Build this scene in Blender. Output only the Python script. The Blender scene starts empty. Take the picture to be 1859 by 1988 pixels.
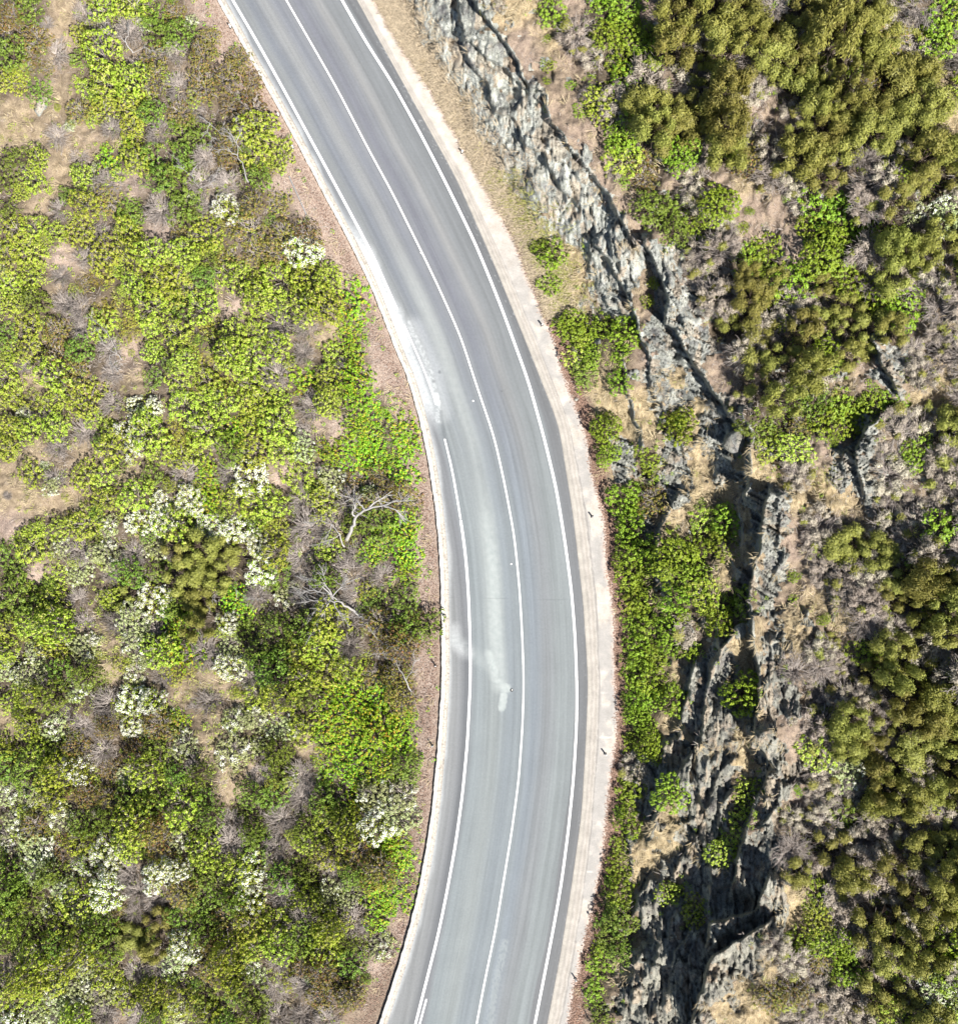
import bpy, math, random
import numpy as np

# ------------------------------------------------------------------ camera, sky, sun, exposure
S = bpy.context.scene
COL = S.collection
H = 70.0                      # camera height above the road
PX = 31.5                     # survey units per metre on the road plane
CX, CY = 929.5, 994.0         # survey point under the camera
cam_d = bpy.data.cameras.new("camera"); cam = bpy.data.objects.new("camera", cam_d); COL.objects.link(cam)
cam.location = (0, 0, H); cam.rotation_euler = (0, 0, 0)
cam_d.sensor_fit = 'HORIZONTAL'; cam_d.sensor_width = 36.0; cam_d.lens = 36.0 * H / (1859 / PX)
cam_d.clip_start = 0.5; cam_d.clip_end = 5000
S.camera = cam

SUN_EL, SUN_DX, SUN_DY = math.radians(53), 0.60, -0.80      # sun stands to the lower right of the picture
W = bpy.data.worlds.new("World"); S.world = W; W.use_nodes = True
wn = W.node_tree.nodes; wl = W.node_tree.links
sky = wn.new("ShaderNodeTexSky"); sky.sky_type = 'NISHITA'; sky.sun_disc = False
sky.sun_elevation = SUN_EL; sky.sun_rotation = math.atan2(SUN_DX, SUN_DY)
bg = wn["Background"]; bg.inputs[1].default_value = 0.05
wl.new(sky.outputs[0], bg.inputs[0])
sd = bpy.data.lights.new("sun", 'SUN'); sd.energy = 5.0; sd.angle = math.radians(0.5); sd.color = (1.0, 0.96, 0.90)
so = bpy.data.objects.new("sun", sd); COL.objects.link(so)
so.rotation_euler = (math.pi / 2 - SUN_EL, 0, math.atan2(SUN_DX, -SUN_DY))
S.view_settings.view_transform = 'Standard'; S.view_settings.look = 'None'
S.view_settings.exposure = 1.3; S.view_settings.gamma = 1.0

rng = np.random.default_rng(7)

# ------------------------------------------------------------------ small helpers
def mesh(name, verts, faces, mats=(), attrs=None, smooth=False, midx=None):
    """faces: (n,k) int array or list of such arrays"""
    me = bpy.data.meshes.new(name)
    if not isinstance(faces, list): faces = [faces]
    faces = [np.asarray(f, dtype=np.int32) for f in faces if len(f)]
    verts = np.asarray(verts, dtype=np.float32)
    me.vertices.add(len(verts)); me.vertices.foreach_set("co", verts.ravel())
    loops = np.concatenate([f.ravel() for f in faces])
    tot = np.concatenate([np.full(len(f), f.shape[1], dtype=np.int32) for f in faces])
    st = np.concatenate([[0], np.cumsum(tot)[:-1]]).astype(np.int32)
    me.loops.add(len(loops)); me.loops.foreach_set("vertex_index", loops)
    me.polygons.add(len(tot)); me.polygons.foreach_set("loop_start", st); me.polygons.foreach_set("loop_total", tot)
    if smooth: me.polygons.foreach_set("use_smooth", np.ones(len(tot), dtype=bool))
    if midx is not None: me.polygons.foreach_set("material_index", np.asarray(midx, dtype=np.int32))
    for k, a in (attrs or {}).items():
        at = me.attributes.new(k, 'FLOAT', 'POINT'); at.data.foreach_set("value", np.asarray(a, dtype=np.float32).ravel())
    for m in mats: me.materials.append(m)
    me.update(calc_edges=True)
    return me

def link(name, me, parent=None, loc=None, **props):
    o = bpy.data.objects.new(name, me); COL.objects.link(o)
    if parent is not None: o.parent = parent
    if loc is not None: o.location = loc
    for k, v in props.items():
        if v is not None: o[k] = v
    return o

def ss(x): 
    x = np.clip(x, 0, 1); return x * x * (3 - 2 * x)

def vnoise(x, y, seed=0):
    xi = np.floor(x).astype(np.int64); yi = np.floor(y).astype(np.int64); fx = ss(x - xi); fy = ss(y - yi)
    def h(a, b):
        n = (a * 374761393 + b * 668265263 + seed * 1274126177) & 0x7fffffff
        n = ((n ^ (n >> 13)) * 1103515245) & 0x7fffffff
        n = (n ^ (n >> 16)) * 668265263 & 0x7fffffff
        return ((n ^ (n >> 11)) & 0xffff) / 65535.0
    return (h(xi, yi) * (1 - fx) + h(xi + 1, yi) * fx) * (1 - fy) + (h(xi, yi + 1) * (1 - fx) + h(xi + 1, yi + 1) * fx) * fy

def fbm(x, y, octv=4, seed=0):
    s = 0; a = 0.5; t = 0
    for i in range(octv):
        s = s + a * vnoise(x, y, seed + i * 17); t += a; a *= 0.5; x = x * 2.03 + 3.1; y = y * 2.03 + 7.7
    return s / t

def rnd2(a, b, k):
    n = (a * 374761393 + b * 668265263 + k * 1274126177) & 0x7fffffff
    n = ((n ^ (n >> 13)) * 1103515245) & 0x7fffffff
    n = (n ^ (n >> 16)) * 668265263 & 0x7fffffff
    return ((n ^ (n >> 11)) & 0xffff) / 65535.0

def voronoi(x, y, seed):
    xi = np.floor(x).astype(np.int64); yi = np.floor(y).astype(np.int64)
    d1 = np.full(x.shape, 9.0); d2 = np.full(x.shape, 9.0)
    r = [np.zeros(x.shape) for _ in range(5)]
    for dx in (-1, 0, 1):
        for dy in (-1, 0, 1):
            a = xi + dx; b = yi + dy
            px = a + 0.1 + 0.8 * rnd2(a, b, seed); py = b + 0.1 + 0.8 * rnd2(a, b, seed + 1)
            ex = x - px; ey = y - py; d = np.sqrt(ex * ex + ey * ey)
            m = d < d1
            d2 = np.where(m, d1, np.minimum(d2, d)); d1 = np.where(m, d, d1)
            for i, val in enumerate((rnd2(a, b, seed + 2), rnd2(a, b, seed + 3), rnd2(a, b, seed + 4), ex, ey)):
                r[i] = np.where(m, val, r[i])
    return d1, d2, r

# ------------------------------------------------------------------ survey of the place
def poly(pts):
    p = np.array(sorted(pts, key=lambda q: q[1]), dtype=float)
    s0 = (p[1] - p[0]) / (p[1, 1] - p[0, 1]); s1 = (p[-1] - p[-2]) / (p[-1, 1] - p[-2, 1])
    p = np.vstack([p[0] - s0 * 600, p, p[-1] + s1 * 600])
    # smooth resample
    vv = np.arange(p[0, 1], p[-1, 1], 4.0); uu = np.interp(vv, p[:, 1], p[:, 0])
    k = np.hanning(31); k /= k.sum()
    uu2 = np.convolve(np.pad(uu, 15, mode='reflect', reflect_type='odd'), k, mode='valid')
    return lambda v: np.interp(v, vv, uu2)

centre = poly([(556,0),(613,99),(654,171),(716,291),(760,371),(818.5,489),(853,561),(894,653),(925,749),(959,848),(979,937.5),(998,1040),(1008.5,1146),(1013.5,1235),(1016.5,1320),(1014,1410),(1006.7,1513),(993,1615.6),(976,1718),(962,1804),(941.7,1899.7),(925,1988)])
rline = poly([(664,0),(709,79),(763.7,164),(818.5,263.5),(866,356),(921,469),(955,551),(983,623),(996,660),(1024,735.5),(1054.6,845),(1078.6,944),(1095.7,1047),(1109,1146),(1116,1235),(1119.6,1330),(1119,1410),(1112.8,1513),(1102.5,1615.6),(1089,1718),(1075,1797),(1058,1886),(1038,1988)])
lline = poly([(452,0),(500,82),(547.6,167.7),(592,250),(633,325),(692,435),(726,500),(762,582),(794.5,653),(825,722),(846,780),(861,845),(876.6,906.7),(893.8,1006),(904,1081),(909.5,1160),(912.6,1252),(913,1320),(906.8,1444.5),(897,1547),(883.5,1643),(866,1739),(849,1821),(828.7,1900),(806.5,1988)])
kerbO = poly([(422.7,0),(479,102.7),(534,198.5),(582,287.5),(633,387),(661,438),(712,537),(750,633),(767,680),(791,732),(815,817.7),(832,903),(846,995.7),(854.4,1098),(856.8,1218),(856.8,1320),(849,1458),(835.6,1591.7),(815,1715),(791,1814),(763.7,1903),(735.6,1988)])
R1 = poly([(693,0),(787.7,171),(883.5,342),(958.8,513.4),(1022,668),(1083.7,824.5),(1111,995.7),(1131,1166.8),(1141,1325),(1136,1444.5),(1128,1581),(1109,1718),(1087,1855),(1061.5,1988)])
R2 = poly([(706,0),(800,171),(900,342),(980,513),(1044,668),(1106,824.5),(1136.8,995.7),(1157,1166.8),(1164,1334),(1160,1444.5),(1150.5,1581),(1134.5,1718),(1113,1855),(1088,1988)])
R3 = poly([(728,0),(774,85.6),(835.6,171),(880,257),(928,342),(979,428),(1008,479),(1030.7,547.6),(1058,616),(1081,660),(1094,722),(1119.6,790),(1142,845),(1152,927),(1174.4,995.7),(1181,1054),(1174,1098),(1189.5,1143),(1195,1235),(1197,1334),(1201.8,1410),(1188,1513),(1177.8,1615.6),(1164,1718),(1140,1821),(1123,1889.5),(1106,1988)])

CELL = 60 / 1.26412
LEFT = """BGgDYYGBp
BBgYDDGGBp
GBDGYDBDBpB
YGgYYYBDBBB
gdgBYYGBDBBp
ygDgDYDGGBYp
GYgDSYGGDBYYp
GYgYDpGGDDGpp
GgDYBGDGDWBBp
YYYYDYpBYBBBBp
YYpDYYYYGBBBWp
YYDBMYYYGYYYYYp
YGDDMMYGYpYYYYSp
GYBDYMYYMYYDDySp
YYBGDpYYMYYYDYSp
YgYBDgGYYMYDSYSpp
YYYYDWWYYYYYDYSSp
YYYDYWYMYSYYDpSSS
YgDgYWYYYGYYwSSSS
gYDYYgGDSDWpYwBBS
ggggYYWWSYYYDYDBBp
pYYYwWWYWWGYDDGGSp
GYwDwDwOOOWYDYDSSp
GpYwDGGOOOWGDGDDSp
GGYDYOWGOSDwDDDGGp
YYYDDwDSOWGGGYDBGG
YwYwywYSDwGGYYDBBp
wwGGywDMyWDGYYYBBp
YYGwDWWyDyYYGSSSBp
gYwDBWBSywwwYSSSSp
YYGBDBGwywwGySSSSp
GGYWBwYGGyDGDSSSGp
wwYBBGGYGgGGDGSwwp
wBwGGYBYGDGDGYYWwp
wwBYWYBwYDGDYYBSSp
GwGWWDWWGYWGGDGBSp
GGwYWDDBGGWDYwwSSp
YGYwGDOGGBYYDYDSp
GYGYGOOWBYYYGYGwp
DYYwYDDwBYwDBBGp
YYwwwYYYGGGDDBB
WwwYDDYwYGGDDD""".split("\n")
RIGHT = """17 KKKTTVpVVpOOOODOOOODDVY
17 KKKKpTDVVVODOOOOOOOBDVD
17 TKKKpvpDVVOOODOOOOOBTDD
17 TKKKKvvYVDpDODDOOOBOOTY
18 TKKKpvYDOOOOppDOOOBOTT
18 TKKKKppVOODODpOOOOOOTT
19 TKKKKpYBVDOBDODODOOOT
19 TKKKKpvBpDpTDDOpDDOOD
20 TKKKKpGGDVppDVVDOwwD
20 TTKKKKpGVDpppVVVVDOO
21 pVTKKKKDDVVpVVDOODO
22 VTKKvKDDOOVOVDODDO
22 TTKKvKKDOVDDOVVpDD
22 VVVVKKKOODOOOOOpDD
23 YVVpKKpDOOVOpKDDD
23 GTVKTKpODODTpKDTD
23 pTTTKTKDOGGVVVTTD
24 VTTVTKGGBVVKDDOO
24 VKVKTKTYYpKKDVDD
24 TKVKTKTTDyKKDDDD
24 pVBKTTKKTTTKDDDD
24 pVKTYVTKpDDTDDVD
24 pVVVVVTKpDOODODD
25 VVVVTKKvDDDOOOO
25 VVVYVYKvTDDOOOO
25 VVVDVTKTvTDOOOO
25 VVVVKTKTDDVODDO
25 VVTKKTKDDDOOOOO
25 VVVKKVKKDDOOBOO
25 VVTKKTKpDODOOOO
24 TVVKTKTKpYOODOOO
24 TDKKKKTKKDwOODOO
24 pVKVKKYKpDDOODOO
24 VTKTKKYKDDGDDDDO
24 VKTTKYKKDODDDOOO
24 VTTKKKKKODODOOOO
23 pVTKYKKKKTVDDDOOY
23 pGGKKYKKKTYDOODYY
23 pGGKKKKKDVYVDOOVY
23 pVTKKKKKTDBVODVVD
23 pVKKKKKTBBDDOODww
23 pGKKKKTTTDDDDYOwY""".split("\n")
NR, NC = 42, 40
GRID = [[' '] * NC for _ in range(NR)]
for r in range(NR):
    for c, ch in enumerate(LEFT[r]): GRID[r][c] = ch
    s, t = RIGHT[r].split(" ", 1)
    for i, ch in enumerate(t):
        if int(s) + i < NC: GRID[r][int(s) + i] = ch
GA = np.array([[ord(ch) for ch in row] for row in GRID])
def letter(u, v):
    c = np.clip((u / CELL).astype(int), 0, NC - 1); r = np.clip((v / CELL).astype(int), 0, NR - 1)
    return GA[r, c]
def maskmap(chars, blur=0.6):
    m = np.isin(GA, [ord(c) for c in chars]).astype(float)
    def f(u, v):
        x = np.clip(u / CELL - 0.5, 0, NC - 1.001); y = np.clip(v / CELL - 0.5, 0, NR - 1.001)
        xi = x.astype(int); yi = y.astype(int); fx = x - xi; fy = y - yi
        x1 = np.minimum(xi + 1, NC - 1); y1 = np.minimum(yi + 1, NR - 1)
        return (m[yi, xi] * (1 - fx) + m[yi, x1] * fx) * (1 - fy) + (m[y1, xi] * (1 - fx) + m[y1, x1] * fx) * fy
    return f

# rock ledges: each line has its high ground on its left hand; (crop origin, scale, height, points)
def LG(ox, oy, k, h, pts, L=3.0): return (np.array([(ox + x * k, oy + y * k) for x, y in pts], dtype=float), h, L)
a1 = (791.1, 0.0, 0.25534); a3 = (1028.4, 474.6, 0.25534); a5 = (1107.5, 949.3, 0.25534); a7 = (1107.5, 1423.9, 0.44609); a6 = (1384.4, 949.3, 0.25534); a4 = (1384.4, 474.6, 0.25534)
LEDGES = [
 LG(*a1, 1.1, [(440,-150),(490,0),(560,110),(640,200),(740,330),(840,470),(870,590),(960,680),(1040,720),(1050,820),(1080,930),(1180,1040),(1220,1140),(1290,1180),(1340,1260),(1440,1390),(1530,1490),(1560,1560),(1600,1650),(1660,1750),(1720,1859)], 3.5),
 LG(*a1, 0.9, [(330,-150),(370,0),(400,160),(430,290),(500,340),(600,440),(720,520),(790,580),(850,640),(940,720)], 1.6),
 LG(*a1, 0.8, [(430,340),(450,450),(500,530),(580,620),(620,680),(620,790),(650,850),(730,880),(800,900),(840,960),(850,1060),(900,1120),(1030,1160),(1080,1300),(1140,1400)], 1.8),
 LG(*a1, 0.45, [(20,-100),(60,60),(150,260),(220,370),(290,520),(370,650),(450,820),(500,990),(620,1070),(720,1230)], 2.0),
 LG(*a1, 0.35, [(860,1040),(900,1200),(930,1340),(960,1420)], 1.0),
 LG(*a1, 0.45, [(1040,1080),(1130,1220),(1230,1250),(1310,1400)], 1.0),
 LG(*a1, 0.40, [(1190,1470),(1320,1590),(1420,1750),(1440,1859)], 1.0),
 LG(*a1, 0.35, [(890,1460),(950,1540),(1010,1600),(1030,1680)], 1.0),
 LG(*a1, 0.45, [(1530,1540),(1580,1640),(1530,1750),(1540,1859)], 1.0),
 LG(*a1, 0.35, [(600,950),(650,1000),(730,1100),(790,1200),(860,1260)], .8),
 LG(*a1, 0.35, [(780,560),(800,640),(860,720),(900,820)], .7),
 LG(*a1, 0.3, [(1000,430),(1080,480),(1105,580)], .8),
 LG(*a3, 1.1, [(500,0),(580,110),(650,250),(720,360),(760,480),(800,560),(830,700),(870,780)], 2.0),
 LG(*a3, 0.4, [(650,0),(680,200),(740,330)], 1.0),
 LG(*a3, 1.7, [(870,0),(960,180),(1010,300),(1050,420),(1020,540),(1010,600),(1100,640),(1150,750),(1230,900),(1300,990),(1370,1110),(1460,1230),(1530,1330),(1590,1400)], 3.0),
 LG(*a3, 0.5, [(1100,440),(1150,560),(1200,680)], 1.0),
 LG(*a3, 0.4, [(440,60),(440,200),(540,380),(620,520),(690,650)], 1.2),
 LG(*a3, 0.3, [(470,100),(500,250),(640,400),(680,500)], 1.0),
 LG(*a3, 0.5, [(700,880),(710,1050),(760,1200),(800,1370),(850,1430),(830,1560),(900,1700),(980,1780)], 1.4),
 LG(*a3, 0.5, [(900,850),(910,1130),(1000,1240)], 1.4),
 LG(*a3, 0.4, [(1150,1540),(1170,1680),(1220,1760)], 1.0),
 LG(*a3, 0.5, [(1500,1400),(1460,1480),(1520,1520)], .8),
 LG(*a3, 1.3, [(1600,1300),(1680,1450),(1650,1600),(1660,1700),(1640,1859)], 2.5),
 LG(*a5, 0.6, [(1330,0),(1260,90),(1260,160),(1290,260),(1290,360)], 1.5),
 LG(*a5, 2.0, [(1490,60),(1440,300),(1420,480),(1360,680),(1350,820),(1350,1000),(1370,1120),(1400,1280),(1420,1450),(1420,1650),(1380,1859)], 3.0),
 LG(*a5, 0.7, [(800,50),(720,180),(660,320),(650,450)], 1.2),
 LG(*a5, 1.0, [(1330,1010),(1230,1110),(1120,1220),(1050,1380),(1020,1550),(1000,1750),(990,1859)], 2.2),
 LG(*a5, 0.8, [(920,1080),(940,1330),(890,1500),(840,1700),(820,1859)], 1.6),
 LG(*a5, 0.5, [(1590,240),(1560,420)], 1.0), LG(*a5, 0.5, [(1600,530),(1550,640)], 1.0),
 LG(*a5, 0.5, [(1570,1270),(1590,1500),(1620,1560)], 1.2), LG(*a5, 0.4, [(1670,870),(1560,950)], 1.0),
 LG(*a5, 0.4, [(1170,450),(1220,560),(1240,640)], 1.0), LG(*a5, 0.3, [(1070,820),(1090,1020),(1120,1150)], 1.0),
 LG(*a7, 1.3, [(540,60),(500,120),(440,200),(400,260),(370,340),(350,420)], 2.0),
 LG(*a7, 0.6, [(540,60),(545,170),(560,300),(590,340)], 1.2),
 LG(*a7, 1.3, [(800,40),(870,130),(850,200),(800,290),(770,370),(740,480),(720,560),(700,650)], 2.4),
 LG(*a7, 0.7, [(1040,210),(930,220),(905,200),(900,300),(850,370)], 1.4),
 LG(*a7, 0.7, [(700,110),(640,170),(620,240),(590,330)], 1.0),
 LG(*a7, 0.6, [(700,250),(650,310),(640,400)], 1.0),
 LG(*a7, 0.7, [(540,450),(480,530),(450,600)], 1.4),
 LG(*a7, 2.2, [(850,640),(800,770),(690,800),(600,830),(590,900)], 2.0),
 LG(*a7, 2.3, [(840,830),(700,915),(620,960),(590,1000),(570,1100),(520,1250)], 3.0),
 LG(*a7, 0.8, [(520,850),(500,880),(450,950),(440,1010)], 1.2),
 LG(*a7, 0.5, [(300,760),(310,860),(380,910),(360,1000)], 1.0),
 LG(*a7, 0.5, [(600,560),(615,650),(600,720)], 1.0), LG(*a7, 0.4, [(720,540),(690,570),(600,580)], 1.0),
 LG(*a7, 0.6, [(330,640),(290,700),(270,780)], 1.2), LG(*a7, 0.6, [(250,480),(260,570)], 1.0),
 LG(*a4, 1.2, [(1210,760),(1270,900),(1330,1000),(1380,1100)], 1.6),
 LG(*a4, 1.2, [(1290,1290),(1170,1380),(1110,1480),(1070,1600),(1090,1720),(1140,1859)], 1.6),
 LG(*a4, 0.4, [(990,1590),(960,1650),(980,1720)], .8),
 LG(*a6, 0.5, [(870,780),(900,950)], 1.0), LG(*a6, 0.4, [(1120,0),(1140,100)], 1.0),
]

SPINE = np.array([(-600,560),(0,900),(240,1010),(480,1170),(700,1330),(900,1450),(1100,1480),(1300,1470),(1450,1460),(1600,1400),(1800,1370),(1988,1330),(2600,1230)], dtype=float)
rockmap = maskmap('K')

def base_height(u, v):
    slopeL = np.gradient
    vl = np.clip(v, -1200, 3200)
    e = 6.0
    def dist(f, u_):
        du = (f(vl + e) - f(vl - e)) / (2 * e)
        return (u_ - f(vl)) / np.sqrt(1 + du * du) / PX
    dr = dist(R3, u); dl = -dist(kerbO, u)
    n1 = fbm(u / 190, v / 190, 4, 3) - 0.5; n2 = fbm(u / 45, v / 45, 4, 11) - 0.5; n3 = fbm(u / 9, v / 9, 3, 23) - 0.5
    drn = dr + 0.35 * n2 + 0.12 * n3
    zr = np.interp(drn, [-0.6, 0, 0.5, 1.5, 6, 12, 20, 35, 60, 200, 900], [-0.35, 0.0, 0.10, 0.45, 2.7, 5.3, 7.9, 12, 16, 22, 30])
    zl = -0.16 - 9.0 * (1 - np.exp(-0.27 * np.maximum(dl, 0) / 9.0))
    z = np.where(dr > -0.6, zr, np.where(dl > 0, zl, -0.35))
    amp = np.clip(np.maximum(dr - 0.4, dl - 0.6) / 3, 0, 1)
    z = z + amp * (2.4 * n1 + 1.2 * n2 + 0.24 * n3)
    return z, dr, dl

def ledge_height(u, v):
    z = np.zeros(u.shape)
    for P, h, L in LEDGES:
        lo = P.min(0) - 260; hi = P.max(0) + 260
        m = (u > lo[0]) & (u < hi[0]) & (v > lo[1]) & (v < hi[1])
        if not m.any(): continue
        x = u[m] + 9 * (fbm(u[m] / 16, v[m] / 16, 3, 5) - .5); y = v[m] + 9 * (fbm(u[m] / 16, v[m] / 16, 3, 6) - .5)
        best = np.full(x.shape, 1e9); sg = np.zeros(x.shape); over = np.zeros(x.shape)
        n = len(P) - 1
        for i in range(n):
            ax, ay = P[i]; bx, by = P[i + 1]; dx, dy = bx - ax, by - ay; LL = dx * dx + dy * dy
            t = ((x - ax) * dx + (y - ay) * dy) / LL
            tc = np.clip(t, 0, 1)
            qx = x - (ax + tc * dx); qy = y - (ay + tc * dy); d = np.sqrt(qx * qx + qy * qy)
            cr = -(dx * qy - dy * qx)          # >0: left hand in a y-down frame
            ov = np.zeros(x.shape)
            if i == 0: ov = np.where(t < 0, -t * math.sqrt(LL), ov)
            if i == n - 1: ov = np.where(t > 1, (t - 1) * math.sqrt(LL), ov)
            b = d < best
            best = np.where(b, d, best); sg = np.where(b, np.sign(cr), sg); over = np.where(b, ov, over)
        s = sg * best / PX
        step = ss(s / 0.16 + 0.3) * np.exp(-np.maximum(s, 0) / L) * np.exp(-(over / PX) ** 2 / 0.5)
        # taper toward both ends
        z[m] += h * step
    return z

def surface(u, v):
    z, dr, dl = base_height(u, v)
    z = z + ledge_height(u, v) * np.clip(dr / 0.8, 0, 1)
    rm = rockmap(u, v)
    nn = fbm(u / 22, v / 22, 4, 31) - 0.5
    inside = (u > -40) & (v > -60) & (v < 2060)
    n9 = fbm(u / 7, v / 7, 3, 37) - 0.5; n30 = fbm(u / 40, v / 70, 3, 39) - .5
    rock = ss((rm + 1.5 * nn + .7 * n9 + .9 * n30 * (v > 500) - 0.40) / 0.14) * np.clip((dr - 0.9) / 0.5, 0, 1)
    sp = u - np.interp(v, SPINE[:, 1], SPINE[:, 0])
    wx = sp + 20 * (fbm(u / 50, v / 50, 3, 41) - .5); wy = v + 40 * (fbm(u / 60, v / 60, 3, 43) - .5)
    d1, d2, r = voronoi(wx / 30, wy / 95, 50)
    h = 0.55 * (r[0] - .5) + 0.9 * (r[1] - .35) * r[3] * 0.8 + 0.4 * (r[2] - .5) * r[4]
    h += -0.30 * (1 - ss((d2 - d1) / 0.08))
    e1, e2, q = voronoi(wx / 10.5 + 5, wy / 30, 90)
    h += 0.30 * (q[0] - .5) + 0.38 * (q[1] - .35) * q[3] + .16 * (q[2] - .5) * q[4] - 0.16 * (1 - ss((e2 - e1) / 0.14))
    e1, e2, q = voronoi(wx / 4.2 + 5, wy / 11, 130)
    h += 0.13 * (q[0] - .5) + 0.16 * (q[1] - .4) * q[3] - .05 * (1 - ss((e2 - e1) / .2))
    up = np.clip((v - 350) / 500, 0, 1) + .9 * np.clip((u - np.interp(v, SPINE[:, 1], SPINE[:, 0])) / 50, 0, 1)
    for per_, A_, sd_ in ((17.0, .20, 201), (6.5, .07, 207)):
        ts = sp / per_ + 2.2 * fbm(sp / 60, v / 150, 3, sd_) + .5 * fbm(u / 12, v / 22, 3, sd_ + 3); fr_ = ts - np.floor(ts)
        am = ss((fbm(u / 30, v / 60, 3, sd_ + 5) - .36) / .25)
        h = h + A_ * 1.6 * am * (ss(fr_ / .14) - fr_)
    z = z + rock * h * (.38 + .38 * np.clip(up, 0, 1))
    return z, rock, dr, dl

print("building terrain")
uu = np.concatenate([-np.geomspace(26000, 160, 34)[:-1], np.arange(-160, 740, 5.0), np.arange(740, 1640, 2.3), np.arange(1640, 2030, 3.6), 2030 + np.geomspace(6, 24000, 34)])
vv = np.concatenate([-np.geomspace(26000, 160, 34)[:-1], np.arange(-160, 2150, 3.0), 2150 + np.geomspace(6, 24000, 34)])
U, V = np.meshgrid(uu, vv)
ZT, RK, DR, DL = surface(U, V)
def world(u, v, z):
    k = (H - z) / H / PX
    return np.stack([(u - CX) * k, -(v - CY) * k, z], axis=-1)
PT = world(U, V, ZT)
nr, nc = U.shape
def sample(A, u, v):
    u = np.atleast_1d(np.asarray(u, float)); v = np.atleast_1d(np.asarray(v, float))
    i = np.clip(np.searchsorted(uu, u) - 1, 0, nc - 2); j = np.clip(np.searchsorted(vv, v) - 1, 0, nr - 2)
    fx = np.clip((u - uu[i]) / (uu[i + 1] - uu[i]), 0, 1); fy = np.clip((v - vv[j]) / (vv[j + 1] - vv[j]), 0, 1)
    return (A[j, i] * (1 - fx) + A[j, i + 1] * fx) * (1 - fy) + (A[j + 1, i] * (1 - fx) + A[j + 1, i + 1] * fx) * fy
def ground(u, v):
    z = sample(ZT, u, v); return world(np.atleast_1d(u), np.atleast_1d(v), z)

# ------------------------------------------------------------------ materials
class NT:
    def __init__(s, name, rough=0.85, spec=0.25):
        s.m = bpy.data.materials.new(name); s.m.use_nodes = True; s.t = s.m.node_tree
        s.p = s.t.nodes["Principled BSDF"]; s.p.inputs["Roughness"].default_value = rough
        s.p.inputs["Specular IOR Level"].default_value = spec
        s.out = s.t.nodes["Material Output"]
    def n(s, ty, **k):
        x = s.t.nodes.new(ty)
        for a, b in k.items(): setattr(x, a, b)
        return x
    def l(s, a, b): s.t.links.new(a, b)
    def setin(s, sock, val):
        if hasattr(val, "is_output") or isinstance(val, bpy.types.NodeSocket): s.l(val, sock)
        else: sock.default_value = val
    def pos(s, scale=(1, 1, 1), rot=(0, 0, 0)):
        g = s.n("ShaderNodeNewGeometry"); mp = s.n("ShaderNodeMapping"); s.l(g.outputs["Position"], mp.inputs[0])
        mp.inputs["Scale"].default_value = scale; mp.inputs["Rotation"].default_value = rot; return mp.outputs[0]
    def noise(s, scale, vec=None, detail=4, rough=0.6, dist=0.0):
        x = s.n("ShaderNodeTexNoise"); x.inputs["Scale"].default_value = scale; x.inputs["Detail"].default_value = detail
        x.inputs["Roughness"].default_value = rough; x.inputs["Distortion"].default_value = dist
        s.l(vec if vec is not None else s.pos(), x.inputs["Vector"]); return x.outputs["Fac"]
    def vor(s, scale, vec=None, feature='F1'):
        x = s.n("ShaderNodeTexVoronoi"); x.feature = feature; x.inputs["Scale"].default_value = scale
        s.l(vec if vec is not None else s.pos(), x.inputs["Vector"]); return x.outputs["Distance"]
    def ramp(s, fac, stops, interp='LINEAR'):
        x = s.n("ShaderNodeValToRGB"); x.color_ramp.interpolation = interp
        e = x.color_ramp.elements
        while len(e) < len(stops): e.new(0.5)
        for i, (p, c) in enumerate(stops):
            e[i].position = p; e[i].color = (c, c, c, 1) if isinstance(c, (int, float)) else (*c, 1)
        s.l(fac, x.inputs[0]); return x.outputs[0]
    def mix(s, fac, a, b, mode='MIX'):
        x = s.n("ShaderNodeMix"); x.data_type = 'RGBA'; x.blend_type = mode; x.clamp_result = False
        s.setin(x.inputs[0], fac)
        for sock, val in ((x.inputs[6], a), (x.inputs[7], b)):
            if isinstance(val, tuple): sock.default_value = (*val, 1) if len(val) == 3 else val
            else: s.l(val, sock)
        return x.outputs[2]
    def math(s, op, a, b=0.0):
        x = s.n("ShaderNodeMath"); x.operation = op; s.setin(x.inputs[0], a); s.setin(x.inputs[1], b); return x.outputs[0]
    def attr(s, name):
        x = s.n("ShaderNodeAttribute"); x.attribute_name = name; return x.outputs["Fac"]
    def bump(s, h, dist=0.03, strength=1.0):
        b = s.n("ShaderNodeBump"); b.inputs["Distance"].default_value = dist; b.inputs["Strength"].default_value = strength
        s.l(h, b.inputs["Height"]); s.l(b.outputs[0], s.p.inputs["Normal"])
    def color(s, c): s.setin(s.p.inputs["Base Color"], c)

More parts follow.
